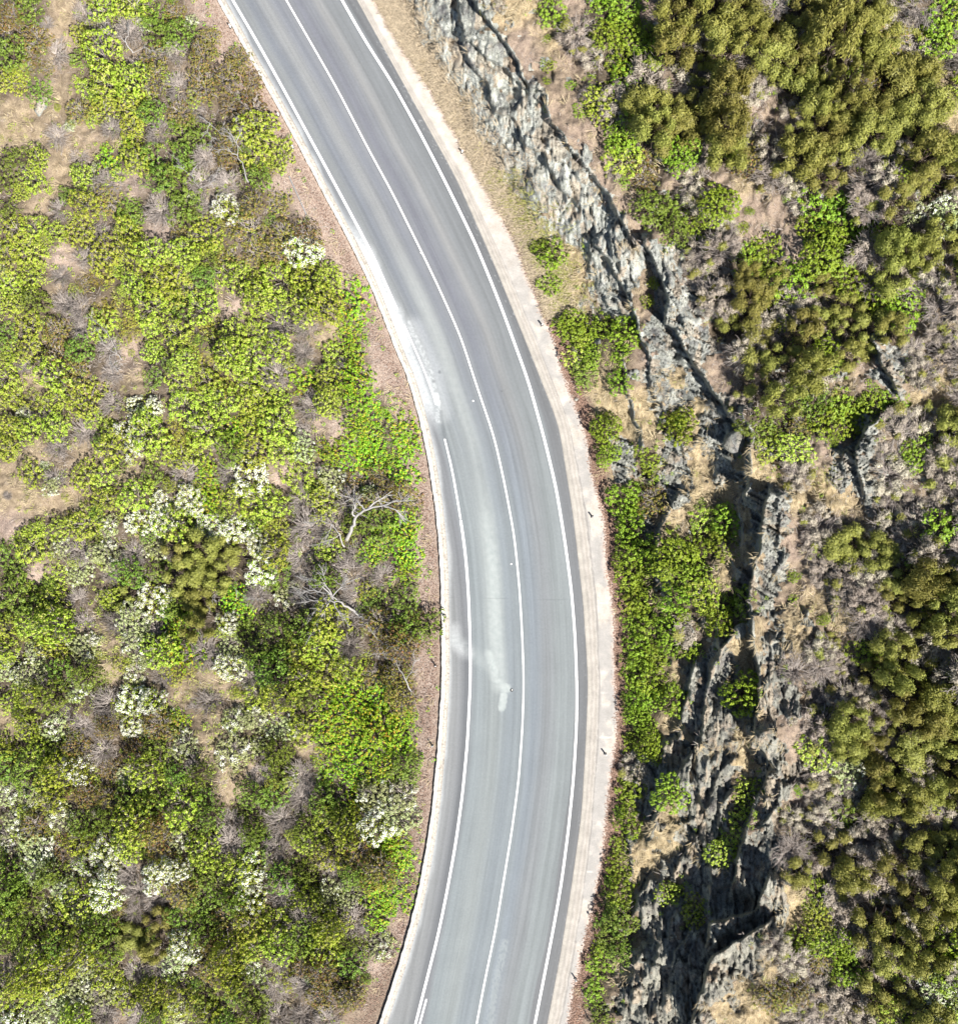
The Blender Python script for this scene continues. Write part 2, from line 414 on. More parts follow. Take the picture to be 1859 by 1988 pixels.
def soil_material():
    t = NT("soil", 0.95, 0.1)
    big = t.noise(0.35, detail=5); mid = t.noise(2.2, detail=6, rough=.7); fine = t.noise(14, detail=5, rough=.75)
    c = t.ramp(mid, [(.28, (.085, .062, .045)), (.45, (.150, .115, .082)), (.6, (.23, .182, .128)), (.75, (.30, .245, .17))])
    c = t.mix(t.ramp(big, [(.45, 0.0), (.65, .5)]), c, (.20, .155, .125))
    g = t.ramp(t.noise(5, t.pos((1, .35, 1), (0, 0, .5)), 5, .7), [(.35, (.20, .155, .085)), (.55, (.32, .255, .155)), (.7, (.40, .335, .215))])
    c = t.mix(t.attr("grassy"), c, g)
    p = t.ramp(t.noise(9, detail=6, rough=.8), [(.3, (.13, .095, .08)), (.5, (.28, .215, .175)), (.68, (.37, .30, .245))])
    c = t.mix(t.attr("pinkish"), c, p)
    c = t.mix(t.attr("humus_shade"), c, t.ramp(t.noise(6, detail=5), [(.3, (.028, .022, .016)), (.7, (.085, .068, .048))]))  # leaf mould colour, also painting the dark shade between bushes
    b = t.ramp(t.noise(12, detail=4), [(.35, (.12, .065, .042)), (.6, (.27, .165, .11))])
    c = t.mix(t.attr("litter"), c, b)
    fg = t.ramp(t.noise(.8, detail=8, rough=.75), [(.35, (.05, .06, .018)), (.5, (.10, .12, .03)), (.65, (.2, .16, .1))])
    c = t.mix(t.attr("faraway"), c, fg)
    sp = t.ramp(fine, [(.33, 0.45), (.48, 1.0), (.7, 1.22)])
    c = t.mix(1.0, c, sp, 'MULTIPLY')
    sp2 = t.ramp(t.vor(9.0), [(.06, .45), (.16, 1.0)])
    c = t.mix(.7, c, sp2, 'MULTIPLY')
    t.color(c); t.bump(t.math('ADD', t.noise(22, detail=4), t.math('MULTIPLY', mid, 1.5)), 0.05, .9)
    return t.m

def rock_material():
    t = NT("layered_rock", 0.8, 0.3)
    gp = t.pos((1.0, .38, 1.0), (0, 0, -.25))
    st = t.noise(2.6, gp, 7, .68, .6); st2 = t.noise(11, gp, 5, .7); big = t.noise(.22, detail=3)
    c = t.ramp(st, [(.28, (.16, .166, .160)), (.40, (.25, .262, .248)), (.54, (.345, .358, .325)), (.70, (.41, .415, .37))])
    warm = t.ramp(st, [(.3, (.32, .305, .25)), (.5, (.45, .44, .365)), (.68, (.53, .51, .42))])
    c = t.mix(t.attr("warmth"), c, warm)
    dark = t.ramp(t.noise(.9, detail=4), [(.54, 0.0), (.68, .75)])
    c = t.mix(dark, c, (.14, .132, .14))
    rust = t.ramp(t.noise(1.3, t.pos((1, 1, 1), (1, 0, 0)), 5), [(.58, 0.0), (.70, .7)])
    c = t.mix(rust, c, (.40, .30, .21))
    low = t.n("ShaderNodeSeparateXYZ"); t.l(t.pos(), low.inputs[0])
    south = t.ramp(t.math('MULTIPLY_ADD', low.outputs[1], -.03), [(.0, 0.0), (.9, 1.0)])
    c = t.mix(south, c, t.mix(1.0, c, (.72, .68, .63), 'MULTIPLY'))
    blk = t.n("ShaderNodeTexVoronoi"); blk.inputs["Scale"].default_value = 1.9; t.l(t.pos((1.0, .42, 1.0), (0, 0, -.2)), blk.inputs["Vector"])
    sepc = t.n("ShaderNodeSeparateColor"); t.l(blk.outputs["Color"], sepc.inputs[0])
    c = t.mix(1.0, c, t.ramp(sepc.outputs[0], [(0, .74), (1, 1.16)]), 'MULTIPLY')
    c = t.mix(t.ramp(sepc.outputs[1], [(.72, 0.0), (.9, .6)]), c, (.33, .26, .185))
    wv = t.n("ShaderNodeMapping"); nz = t.n("ShaderNodeTexNoise"); nz.inputs["Scale"].default_value = 1.6; nz.inputs["Detail"].default_value = 5; t.l(t.pos(), nz.inputs["Vector"])
    vm = t.n("ShaderNodeVectorMath"); vm.operation = 'MULTIPLY_ADD'; vm.inputs[1].default_value = (.9, .9, .9); t.l(nz.outputs["Color"], vm.inputs[0]); t.l(t.pos((1.0, .45, 1.0), (0, 0, -.2)), vm.inputs[2])
    for sc, wd, am in ((1.5, .03, .7), (4.2, .05, .38)):
        vt = t.n("ShaderNodeTexVoronoi"); vt.feature = 'DISTANCE_TO_EDGE'; vt.inputs["Scale"].default_value = sc; t.l(vm.outputs[0], vt.inputs["Vector"])
        c = t.mix(am, c, t.mix(1.0, c, t.ramp(vt.outputs["Distance"], [(wd * .25, .12), (wd, 1.0)]), 'MULTIPLY'))
    c = t.mix(1.0, c, t.ramp(st2, [(.30, .62), (.46, 1.0), (.7, 1.12)]), 'MULTIPLY')
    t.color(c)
    t.bump(t.math('ADD', t.math('MULTIPLY', st, 1.6), t.math('ADD', st2, t.noise(30, detail=3))), 0.07, .8)
    return t.m

def road_material():
    t = NT("worn_asphalt", 0.9, 0.2)
    lane = t.attr("lane")
    f = t.math('MULTIPLY_ADD', lane, 0.1); f.node.inputs[2].default_value = 0.5
    wob = t.math('MULTIPLY', t.math('SUBTRACT', t.noise(.25, detail=2), .5), .03)
    f = t.math('ADD', f, wob)
    B = lambda m: .5 + m / 10.0
    bands = t.ramp(f, [(B(-4.4), (.150, .148, .145)), (B(-3.75), (.150, .150, .148)), (B(-3.1), (.120, .122, .126)), (B(-2.55), (.128, .130, .130)), (B(-2.0), (.108, .112, .122)),
                       (B(-1.25), (.150, .149, .147)), (B(-.55), (.112, .114, .124)), (B(0), (.122, .122, .126)), (B(.55), (.104, .104, .116)), (B(1.15), (.114, .115, .122)),
                       (B(1.6), (.146, .143, .140)), (B(2.2), (.116, .118, .120)), (B(3.1), (.112, .114, .116)), (B(3.3), (.088, .088, .090)), (B(4.4), (.098, .096, .094))], 'EASE')
    low = t.ramp(f, [(B(-4.4), (.135, .134, .132)), (B(-3.4), (.108, .108, .112)), (B(-2.9), (.132, .142, .144)), (B(-1.7), (.145, .153, .150)), (B(-.8), (.124, .134, .140)), (B(0), (.128, .137, .140)),
                     (B(.6), (.122, .132, .142)), (B(1.5), (.125, .128, .130)), (B(2.4), (.135, .143, .142)), (B(3.1), (.133, .140, .140)), (B(3.25), (.098, .098, .100)), (B(4.4), (.100, .098, .098))], 'EASE')
    c = t.mix(t.attr("southness"), bands, low)
    c = t.mix(1.0, c, (1.035, 1.075, 1.105), 'MULTIPLY')
    cmb = t.n('ShaderNodeCombineXYZ'); t.l(t.math('MULTIPLY', lane, 3.2), cmb.inputs[0]); t.l(t.math('MULTIPLY', t.attr('along'), .05), cmb.inputs[1])
    stk = t.noise(1.0, cmb.outputs[0], 5, .65)
    c = t.mix(1.0, c, t.ramp(stk, [(.32, .84), (.5, 1.0), (.68, 1.13)]), 'MULTIPLY')
    patch = t.ramp(t.noise(.5, detail=4), [(.3, .96), (.7, 1.04)])
    c = t.mix(1.0, c, patch, 'MULTIPLY')
    str_ = t.ramp(t.noise(7.0, detail=5), [(.3, .94), (.7, 1.06)]); c = t.mix(1.0, c, str_, 'MULTIPLY')
    c = t.mix(1.0, c, t.ramp(t.noise(34, detail=3), [(.3, .72), (.7, 1.28)]), 'MULTIPLY')
    pale = t.ramp(t.noise(3.0, detail=5), [(.3, (.22, .245, .24)), (.7, (.30, .32, .31))])
    c = t.mix(t.attr("worn"), c, pale)
    white = t.ramp(t.noise(6, detail=6, rough=.7), [(.3, (.34, .355, .355)), (.6, (.52, .535, .54))])
    c = t.mix(t.attr("dust"), c, white)
    c = t.mix(t.attr("tar"), c, (.05, .055, .06))
    t.color(c); t.bump(t.noise(60, detail=2), 0.006, .6)
    return t.m

def paint_material():
    t = NT("road_paint", .7, .3)
    w = t.ramp(t.noise(9, detail=6, rough=.75), [(.30, (.24, .24, .24)), (.39, (.52, .52, .51)), (.55, (.68, .68, .67))])
    t.color(w); return t.m

def kerb_material():
    t = NT("kerb_concrete", .9, .2)
    c = t.ramp(t.noise(2.0, detail=6, rough=.7), [(.3, (.29, .27, .24)), (.5, (.39, .37, .34)), (.7, (.45, .43, .40))])
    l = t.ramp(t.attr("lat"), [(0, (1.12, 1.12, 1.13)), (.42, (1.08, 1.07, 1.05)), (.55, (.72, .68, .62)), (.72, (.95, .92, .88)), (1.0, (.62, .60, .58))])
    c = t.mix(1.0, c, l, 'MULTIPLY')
    sp = t.ramp(t.noise(8, detail=6, rough=.75), [(.36, .45), (.50, 1.0)]); c = t.mix(.8, c, sp, 'MULTIPLY')
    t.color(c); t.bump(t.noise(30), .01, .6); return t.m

def shoulder_material():
    t = NT("shoulder_concrete", .92, .2)
    n = t.noise(1.4, detail=7, rough=.72); fine = t.noise(17, detail=5, rough=.75)
    slab = t.ramp(n, [(.28, (.215, .204, .190)), (.5, (.255, .243, .228)), (.7, (.31, .288, .266))])
    grav = t.ramp(n, [(.28, (.28, .245, .205)), (.5, (.345, .315, .28)), (.7, (.42, .395, .36))])
    outer = t.mix(t.attr("gravel"), slab, grav)
    gut = t.ramp(t.attr("lat"), [(0, (.23, .215, .195)), (.22, (.285, .265, .235)), (.40, (.235, .218, .195)), (.55, (.295, .272, .245)), (.74, (.24, .22, .195)), (.88, (.295, .275, .25)), (1.0, (.17, .158, .145))])
    gut = t.mix(1.0, gut, t.ramp(n, [(.3, .8), (.7, 1.2)]), 'MULTIPLY')
    c = t.mix(t.attr("slab"), gut, outer)
    c = t.mix(t.attr("joint"), c, (.47, .45, .42))
    c = t.mix(t.attr("crack"), c, (.13, .12, .11))
    c = t.mix(t.attr("pinkedge"), c, (.46, .35, .29))
    c = t.mix(1.0, c, t.ramp(fine, [(.3, .78), (.5, 1.0), (.7, 1.1)]), 'MULTIPLY')
    t.color(c); t.bump(fine, .012, .7); return t.m

def leaf_material(name, c1, c2, c3=None, var=.25, trans=.14, rough=.55):
    t = NT(name, rough, .25)
    oi = t.n("ShaderNodeObjectInfo"); g = t.n("ShaderNodeNewGeometry")
    c = t.mix(g.outputs["Random Per Island"], c1, c2)
    if c3: c = t.mix(t.ramp(g.outputs["Random Per Island"], [(.80, 0.0), (.86, 1.0)]), c, c3)
    patch = t.noise(.9, detail=3)
    hs = t.n("ShaderNodeHueSaturation")
    mr = t.n("ShaderNodeMapRange"); t.l(oi.outputs["Random"], mr.inputs[0]); mr.inputs[3].default_value = .478; mr.inputs[4].default_value = .522
    t.l(mr.outputs[0], hs.inputs["Hue"])
    v = t.math('ADD', t.math('MULTIPLY', oi.outputs["Random"], var * 1.5), t.math('MULTIPLY', patch, .7))
    v = t.math('ADD', v, 1 - var * .75 - .35)
    t.l(v, hs.inputs["Value"]); t.l(c, hs.inputs["Color"])
    t.color(hs.outputs[0])
    tr = t.n("ShaderNodeBsdfTranslucent"); t.l(hs.outputs[0], tr.inputs["Color"])
    mx = t.n("ShaderNodeMixShader"); mx.inputs[0].default_value = trans
    t.l(t.p.outputs[0], mx.inputs[1]); t.l(tr.outputs[0], mx.inputs[2]); t.l(mx.outputs[0], t.out.inputs["Surface"])
    return t.m

def twig_material(name, c1, c2):
    t = NT(name, .9, .1); g = t.n("ShaderNodeNewGeometry"); oi = t.n("ShaderNodeObjectInfo")
    c = t.mix(g.outputs["Random Per Island"], c1, c2)
    c = t.mix(1.0, c, t.ramp(oi.outputs["Random"], [(0, .8), (1, 1.2)]), 'MULTIPLY')
    t.color(c); return t.m

M = dict(
 soil=soil_material(), rock=rock_material(), road=road_material(), paint=paint_material(), kerb=kerb_material(), shoulder=shoulder_material(),
 Y=leaf_material("yellow_green_leaves", (.185, .25, .014), (.34, .41, .05), (.37, .35, .10)),
 V=leaf_material("vivid_green_leaves", (.115, .185, .010), (.235, .315, .028)),
 G=leaf_material("deep_green_leaves", (.09, .145, .014), (.175, .24, .035)),
 O=leaf_material("olive_needles", (.135, .14, .024), (.29, .28, .07), var=.26, trans=.15),
 B=leaf_material("bronze_leaves", (.13, .11, .022), (.20, .19, .034), (.26, .13, .06)),
 S=leaf_material("succulent_green_leaves", (.115, .26, .010), (.26, .39, .02), (.40, .30, .03)),
 M=leaf_material("mossy_yellow_leaves", (.19, .19, .018), (.27, .25, .035), (.3, .2, .05)),
 W=leaf_material("cream_white_flowers", (.50, .50, .40), (.74, .74, .65), var=.25, trans=.1, rough=.8),
 P=leaf_material("pale_grey_green_leaves", (.22, .26, .09), (.34, .37, .19)),
 T=twig_material("grey_twigs", (.17, .145, .13), (.40, .355, .32)),
 TB=twig_material("brown_twigs", (.07, .05, .038), (.15, .115, .09)),
 L=twig_material("silver_branches", (.22, .21, .205), (.33, .315, .30)),
 straw=twig_material("dry_straw", (.26, .205, .12), (.54, .45, .29)),
 ygrass=twig_material("yellow_green_grass", (.19, .21, .04), (.40, .38, .14)),
 E=leaf_material("dry_beige_needles", (.17, .145, .112), (.42, .37, .295), var=.3, trans=.08),
 vstraw=twig_material("bleached_verge_straw", (.19, .155, .11), (.42, .35, .25)),
 litter=twig_material("fallen_leaves", (.12, .075, .055), (.30, .20, .155)),
)

# ------------------------------------------------------------------ ground and rock meshes (one grid, two materials)
idx = np.arange(nr * nc).reshape(nr, nc)
Q = np.stack([idx[:-1, :-1], idx[1:, :-1], idx[1:, 1:], idx[:-1, 1:]], -1).reshape(-1, 4)
gz_u = np.abs(np.gradient(ZT, axis=1)) / np.maximum(np.gradient(PT[..., 0], axis=1), .02); gz_v = np.abs(np.gradient(ZT, axis=0)) / np.maximum(-np.gradient(PT[..., 1], axis=0), .02)
steep = np.sqrt(gz_u ** 2 + gz_v ** 2)
k9 = np.ones(5) / 5
steepb = np.apply_along_axis(lambda a: np.convolve(a, k9, 'same'), 1, np.minimum(steep, 4))
rockv = np.clip(np.maximum(RK, ss((steepb - 1.5) / 0.6) * (DR > 1.2) * (U < 1950) * (V > -150) * (V < 2140)), 0, 1)
fr = (rockv[:-1, :-1] + rockv[1:, :-1] + rockv[1:, 1:] + rockv[:-1, 1:]).reshape(-1) / 4
isrock = fr > .5
fa = np.clip(np.maximum.reduce([-U - 60, U - 1930, -V - 80, V - 2080]) / 200, 0, 1)
fa = np.where((DL > 0) | (DR > 2), fa, 0)
nz = fbm(U / 14, V / 14, 4, 61)
grassy = np.clip(maskmap('TgdyM')(U, V) * 1.5 + (nz - .5) * 1.6 - .15, 0, 1) * np.where(U > 1000, 1, .85)
pk = np.clip(maskmap('p')(U, V) * 1.3 + (nz - .5) * .8, 0, 1) * np.where(DR > 0, .45, 1)
pk = np.maximum(pk, ss((2.2 - DL) / 1.0) * (DL > 0) * np.clip((1500 - V) / 500, 0.35, 1))
litt = np.clip(np.where(DR > -0.6, ss((0.95 + 1.0 * (nz - .5) - DR) / .5) * .9 * np.clip((V - 500) / 300, .15, 1), 0), 0, 1)
grassy = np.where(DR < 1.0, grassy * .3, grassy)
grassy = np.maximum(grassy, np.where((DR > .1) & (DR < 2.2) & (V < 560), .35, 0))
warm = np.clip((700 - V) / 700, 0, 1) * .8 * np.clip(1 - (U - np.interp(V, SPINE[:, 1], SPINE[:, 0])) / 40, .15, 1) + np.clip((V - 1650) / 400, 0, 1) * .25
hum_shade = np.clip((maskmap('GYBWwVOSM') (U, V) + .45 * maskmap('D')(U, V) + .5 * (nz - .5) - .35) * 2.2, 0, 1) * np.where(U < 1000, np.clip(.68 + (V - 900) / 1400, .68, .94), .88)  # scrub cells: leaf mould plus shade painted into the gaps
hum_shade = hum_shade * (1 - pk) * (fa < .01)
att = dict(humus_shade=hum_shade, grassy=grassy * (1 - fa), pinkish=pk * (1 - fa), litter=litt * (1 - fa), faraway=fa, warmth=np.clip(warm, 0, 1))
def sub(name, sel, mat, smooth):
    f = Q[sel]; used = np.unique(f); remap = np.full(nr * nc, -1); remap[used] = np.arange(len(used))
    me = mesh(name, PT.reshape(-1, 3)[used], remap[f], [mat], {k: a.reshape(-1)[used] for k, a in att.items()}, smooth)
    o = link(name, me); o['kind'] = 'structure'; return o
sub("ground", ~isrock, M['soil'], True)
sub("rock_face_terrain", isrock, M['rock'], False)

# ------------------------------------------------------------------ road, lines, kerb, shoulder
print("building road")
def strip(name, fa_, fb_, n, z, mat, v0=-560, v1=2560, dv=4.0, attf=None, edges=0.0, kind='structure', parent=None):
    v = np.arange(v0, v1 + .1, dv); t = np.linspace(0, 1, n)
    A = fa_(v)[:, None] * (1 - t) + fb_(v)[:, None] * t; Vg = np.repeat(v[:, None], n, 1)
    P = world(A, Vg, np.full(A.shape, z) if not callable(z) else z(A, Vg, t))
    r_, c_ = A.shape; i = np.arange(r_ * c_).reshape(r_, c_)
    F = np.stack([i[:-1, :-1], i[1:, :-1], i[1:, 1:], i[:-1, 1:]], -1).reshape(-1, 4)
    at = attf(A, Vg, np.repeat(t[None, :], r_, 0)) if attf else None
    verts = P.reshape(-1, 3)
    if edges:
        for col in (0, c_ - 1):
            low = P[:, col].copy(); low[:, 2] -= edges; b = len(verts); verts = np.vstack([verts, low])
            j = np.arange(r_ - 1); q = np.stack([i[:-1, col], i[1:, col], b + j + 1, b + j], -1)
            F = np.vstack([F, q if col else q[:, ::-1]])
        if at: at = {k: np.concatenate([a.reshape(-1), a[:, 0], a[:, -1]]) for k, a in at.items()}
    me = mesh(name, verts, F, [mat], at, True if not edges else False)
    o = link(name, me, parent)
    if kind and parent is None: o['kind'] = kind
    return o

def lat_m(f, A, V_):
    du = (f(V_ + 6) - f(V_ - 6)) / 12; return (A - f(V_)) / np.sqrt(1 + du * du) / PX
kerbI = lambda v: kerbO(v) + 15.5
def cap(A, V_, pts, w, soft):
    best = np.full(A.shape, 1e9)
    for (x0, y0), (x1, y1) in zip(pts[:-1], pts[1:]):
        dx, dy = x1 - x0, y1 - y0; t = np.clip(((A - x0) * dx + (V_ - y0) * dy) / (dx * dx + dy * dy), 0, 1)
        best = np.minimum(best, np.hypot(A - x0 - t * dx, V_ - y0 - t * dy))
    return ss((w + soft - best) / soft)
def road_att(A, V_, t):
    n1 = fbm(A / 26, V_ / 60, 4, 71); n2 = fbm(A / 7, V_ / 7, 4, 77); n3 = fbm(A / 3, V_ / 3, 3, 79)
    ln = lat_m(centre, A, V_); ll = lat_m(lline, A, V_)
    dust = ss((0.38 + .5 * (n1 - .5) - ll) / .9) * ss((V_ - 380) / 150) * ss((740 - V_) / 110) * .9
    dust = np.maximum(dust, .5 * ss((0.1 + .3 * (n1 - .5) - ll) / .4) * ss((V_ - 640) / 60) * ss((850 - V_) / 80))
    sp = cap(A, V_, [(792, 628), (812, 665), (832, 715), (846, 775), (852, 815)], 3, 12)
    dust = np.maximum(dust, ss((sp * 1.0 + 1.5 * (n3 - .5) + .8 * (n2 - .5) - .45) / .8) * sp * .42)
    dust = np.maximum(dust, .22 * cap(A, V_, [(800, 640), (836, 720), (850, 800)], 10, 26))
    cc = cap(A, V_, [(846, 768), (850, 782)], 3, 6); dust = np.maximum(dust, .8 * cc * ss((cc + n3 - .7) / .6))
    dust = np.maximum(dust, .26 * cap(A, V_, [(881, 1222), (882, 1250), (905, 1268)], 1, 20))
    er = lat_m(R1, A, V_)                                    # gravel creeping over the right edge
    dust = np.maximum(dust, .6 * ss((er + .22 * (n2 - .45) + .18 * (n3 - .5)) / .14 + .0) * np.where(V_ < 700, 1, .5))
    dust = np.maximum(dust, .28 * ss((n3 - .73) / .06) * ss((er + .45) / .3) * np.where(V_ < 620, 1, .25))
    dust = np.maximum(dust, .35 * ss((-(lat_m(kerbI, A, V_)) + .28 + .3 * (n1 - .5)) / .3))
    worn = .62 * cap(A, V_, [(925, 880), (945, 1000), (958, 1120), (962, 1230), (970, 1330)], 3, 22) * ss((V_ - 840) / 250) * (.7 + .6 * (n1))
    worn = np.maximum(worn, .85 * cap(A, V_, [(952, 1270), (962, 1315), (978, 1336)], 1, 17) * (.6 + .7 * n2))
    worn = np.maximum(worn, .8 * ss((13 + 9 * (n2 - .5) - np.hypot(A - 980, V_ - 1335)) / 6))
    cc = cap(A, V_, [(978, 1350), (974, 1374)], 4, 8); worn = np.maximum(worn, .8 * cc * ss((cc + n3 - .8) / .5))
    worn = np.maximum(worn, .25 * cap(A, V_, [(884, 1240), (930, 1280), (960, 1300)], 1, 20))
    cc = cap(A, V_, [(980, 1830), (962, 1910), (950, 1990)], 3, 12); worn = np.maximum(worn, .28 * cc * ss((cc + 1.3 * n3 - 1.1) / .6))
    worn = np.maximum(worn, .35 * np.exp(-((ln + 1.3) / .5) ** 2) * ss((V_ - 420) / 200) * ss((1000 - V_) / 200))
    tar = .5 * ss((4 - np.hypot(A - 853, V_ - 722)) / 2) + .5 * ss((4.5 - np.hypot(A - 841, V_ - 740)) / 2.5) + .7 * ss((2.2 - np.hypot(A - 973, V_ - 759)) / 1.5) + .6 * ss((1.6 - np.hypot(A - 667, V_ - 301)) / 1.3)
    tar = tar + .35 * cap(A, V_, [(856, 800), (862, 845), (872, 885)], 1, 5) 
    tar = tar + .22 * ss((.9 - np.abs(V_ - 1161 - .02 * (A - 913))) / .8)
    tar = np.maximum(tar, .35 * ss((-ll + .0) / .12) * ss((ll + .55) / .3) * (V_ > 1250))
    return dict(lane=ln, along=V_ / PX, dust=np.clip(dust, 0, 1), worn=np.clip(worn, 0, 1), tar=np.clip(tar, 0, 1), southness=ss((V_ - 500) / 600))
asphalt = strip("road_asphalt", lambda v: kerbI(v) - 2, lambda v: R1(v) + 6, 260, 0.0, M['road'], v0=-400, v1=2400, dv=2.2, attf=road_att)
def line(name, f, w, v0, v1, fade=None):
    hw = w / 2 * PX
    sl = lambda v: np.sqrt(1 + ((f(v + 6) - f(v - 6)) / 12) ** 2)
    return strip(name, lambda v: f(v) - hw * sl(v), lambda v: f(v) + hw * sl(v), 3, 0.004, M['paint'], v0, v1)
line("centre_line_marking", centre, .10, -400, 2400)
line("edge_line_marking", rline, .15, -400, 2400)
line("edge_line_marking", lline, .145, -400, 600)
line("edge_line_marking", lline, .09, 630, 786)
line("edge_line_marking", lambda v: lline(v), .11, 852, 1010)
line("edge_line_marking", lline, .145, 1010, 2400)
line("edge_line_marking", lambda v: lline(v) + 9 - (v - 1940) * .02, .11, 1940, 2400)
def kerb_att(A, V_, t): return dict(lat=t + .25 * (fbm(A / 10, V_ / 40, 3, 91) - .5))
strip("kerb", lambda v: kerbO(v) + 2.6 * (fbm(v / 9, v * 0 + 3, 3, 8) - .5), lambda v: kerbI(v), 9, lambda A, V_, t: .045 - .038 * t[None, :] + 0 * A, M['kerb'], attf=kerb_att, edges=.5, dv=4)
def sh_att(A, V_, t):
    l2 = lat_m(R2, A, V_); l1 = lat_m(R1, A, V_); w = np.maximum(l1 - l2, .05)
    n2 = fbm(A / 9, V_ / 9, 4, 93); n1 = fbm(A / 40, V_ / 40, 4, 95); l3 = lat_m(R3, A, V_)
    s = V_ * 1.06
    joint = ss((.55 - np.abs((s % 92) - 46 + 3 * (n1 - .5))) / .6) * (l2 > .05) * (V_ > 480) * .55
    crack = ss((.02 + .02 * n2 - np.abs(l2 - .02)) / .02) * (V_ > 900) * .6 * (n1 > .42)
    return dict(lat=np.clip(l1 / w + .18 * (n2 - .5), 0, 1), slab=ss((l2 + .05) / .08), gravel=np.clip(ss((620 - V_) / 260) + .8 * ss((n1 - .52) / .1) * (l3 > -1.0), 0, 1), joint=joint, crack=crack,
                pinkedge=ss((l3 + .40 + .5 * (n2 - .5)) / .5) * .8)
strip("road_shoulder", lambda v: R1(v), lambda v: R3(v) + 20, 60, lambda A, V_, t: .008 + 0 * A, M['shoulder'], dv=3, attf=sh_att, edges=.4)

# ------------------------------------------------------------------ plant geometry
def unit(a): return a / np.maximum(np.linalg.norm(a, axis=-1, keepdims=True), 1e-9)
def leaves(c, nrm, L, Wd, r, axis=None):
    n = len(c); a = r.normal(size=(n, 3)) if axis is None else axis
    t = unit(a - nrm * (a * nrm).sum(-1, keepdims=True)); b = np.cross(nrm, t)
    L = (L * r.uniform(.7, 1.25, n))[:, None]; Wd = (Wd * r.uniform(.7, 1.25, n))[:, None]
    v = np.stack([c - t * L * .5, c + b * Wd * .5, c + t * L * .5, c - b * Wd * .5], 1).reshape(-1, 3)
    return v, np.arange(4 * n).reshape(n, 4)
def merge(parts):
    V_, F = [], []; o = 0
    for v, f in parts:
        V_.append(v); F.append(f + o); o += len(v)
    if not V_: return np.zeros((0, 3)), np.zeros((0, 4), int)
    return np.vstack(V_), np.vstack(F)

def lobes(R, hgt, k, r):
    L = [(0, 0, R * .66, hgt)]
    for i in range(k):
        a = 2 * math.pi * (i + r.uniform(-.35, .35)) / k; d = R * r.uniform(.42, .62)
        L.append((d * math.cos(a), d * math.sin(a), R * r.uniform(.26, .52), hgt * r.uniform(.45, 1.25)))
    return L
def clumps(L, cr, r, want):
    pts, nr_ = [], []
    tries = 0
    tot = sum(l[2] ** 2 for l in L); pr = np.array([l[2] ** 2 / tot for l in L])
    while len(pts) < want and tries < want * 14:
        tries += 1
        x, y, R, h = L[r.choice(len(L), p=pr)]
        d = unit(r.normal(size=3)); d[2] = abs(d[2]) * 1.1 - .12; d = unit(d)
        p = np.array([x + d[0] * R, y + d[1] * R, h * .35 + d[2] * h * .65])
        if any((p[0] - q[0]) ** 2 + (p[1] - q[1]) ** 2 < (q[2] * .8) ** 2 and p[2] < q[3] * .85 for q in L if q[0] != x or q[1] != y): continue
        if pts and np.min(((np.array(pts) - p) ** 2).sum(1)) < (cr * 1.62 * (.8 + .5 * abs(math.sin(3 * p[0] + 5 * p[1])))) ** 2: continue
        pts.append(p); nr_.append(unit(np.array([d[0] / R, d[1] / R, d[2] / h])))
    return np.array(pts), np.array(nr_)
def leafy(R, hgt, k, cr, nl, L, Wd, r, want=400):
    lb = lobes(R, hgt, k, r); P, N = clumps(lb, cr, r, want)
    out = []
    for p, n in zip(P, N):
        c = cr * r.uniform(.8, 1.35); m = int(nl * r.uniform(.7, 1.2))
        d = unit(n * .75 + np.array([0, 0, .25]) + r.normal(size=(m, 3)) * .62)
        out.append(leaves(p + d * c * r.uniform(.55, 1.05, (m, 1)), unit(d * .8 + np.array([0, 0, .5]) + r.normal(size=(m, 3)) * .33), L, Wd, r))
    # sparse inner foliage
    m = int(len(P) * 5)
    if m:
        q = P[r.integers(len(P), size=m)] * r.uniform(.45, .85, (m, 1))
        out.append(leaves(q, unit(r.normal(size=(m, 3)) + [0, 0, .8]), L * 1.2, Wd * 1.2, r))
    return merge(out), P, N
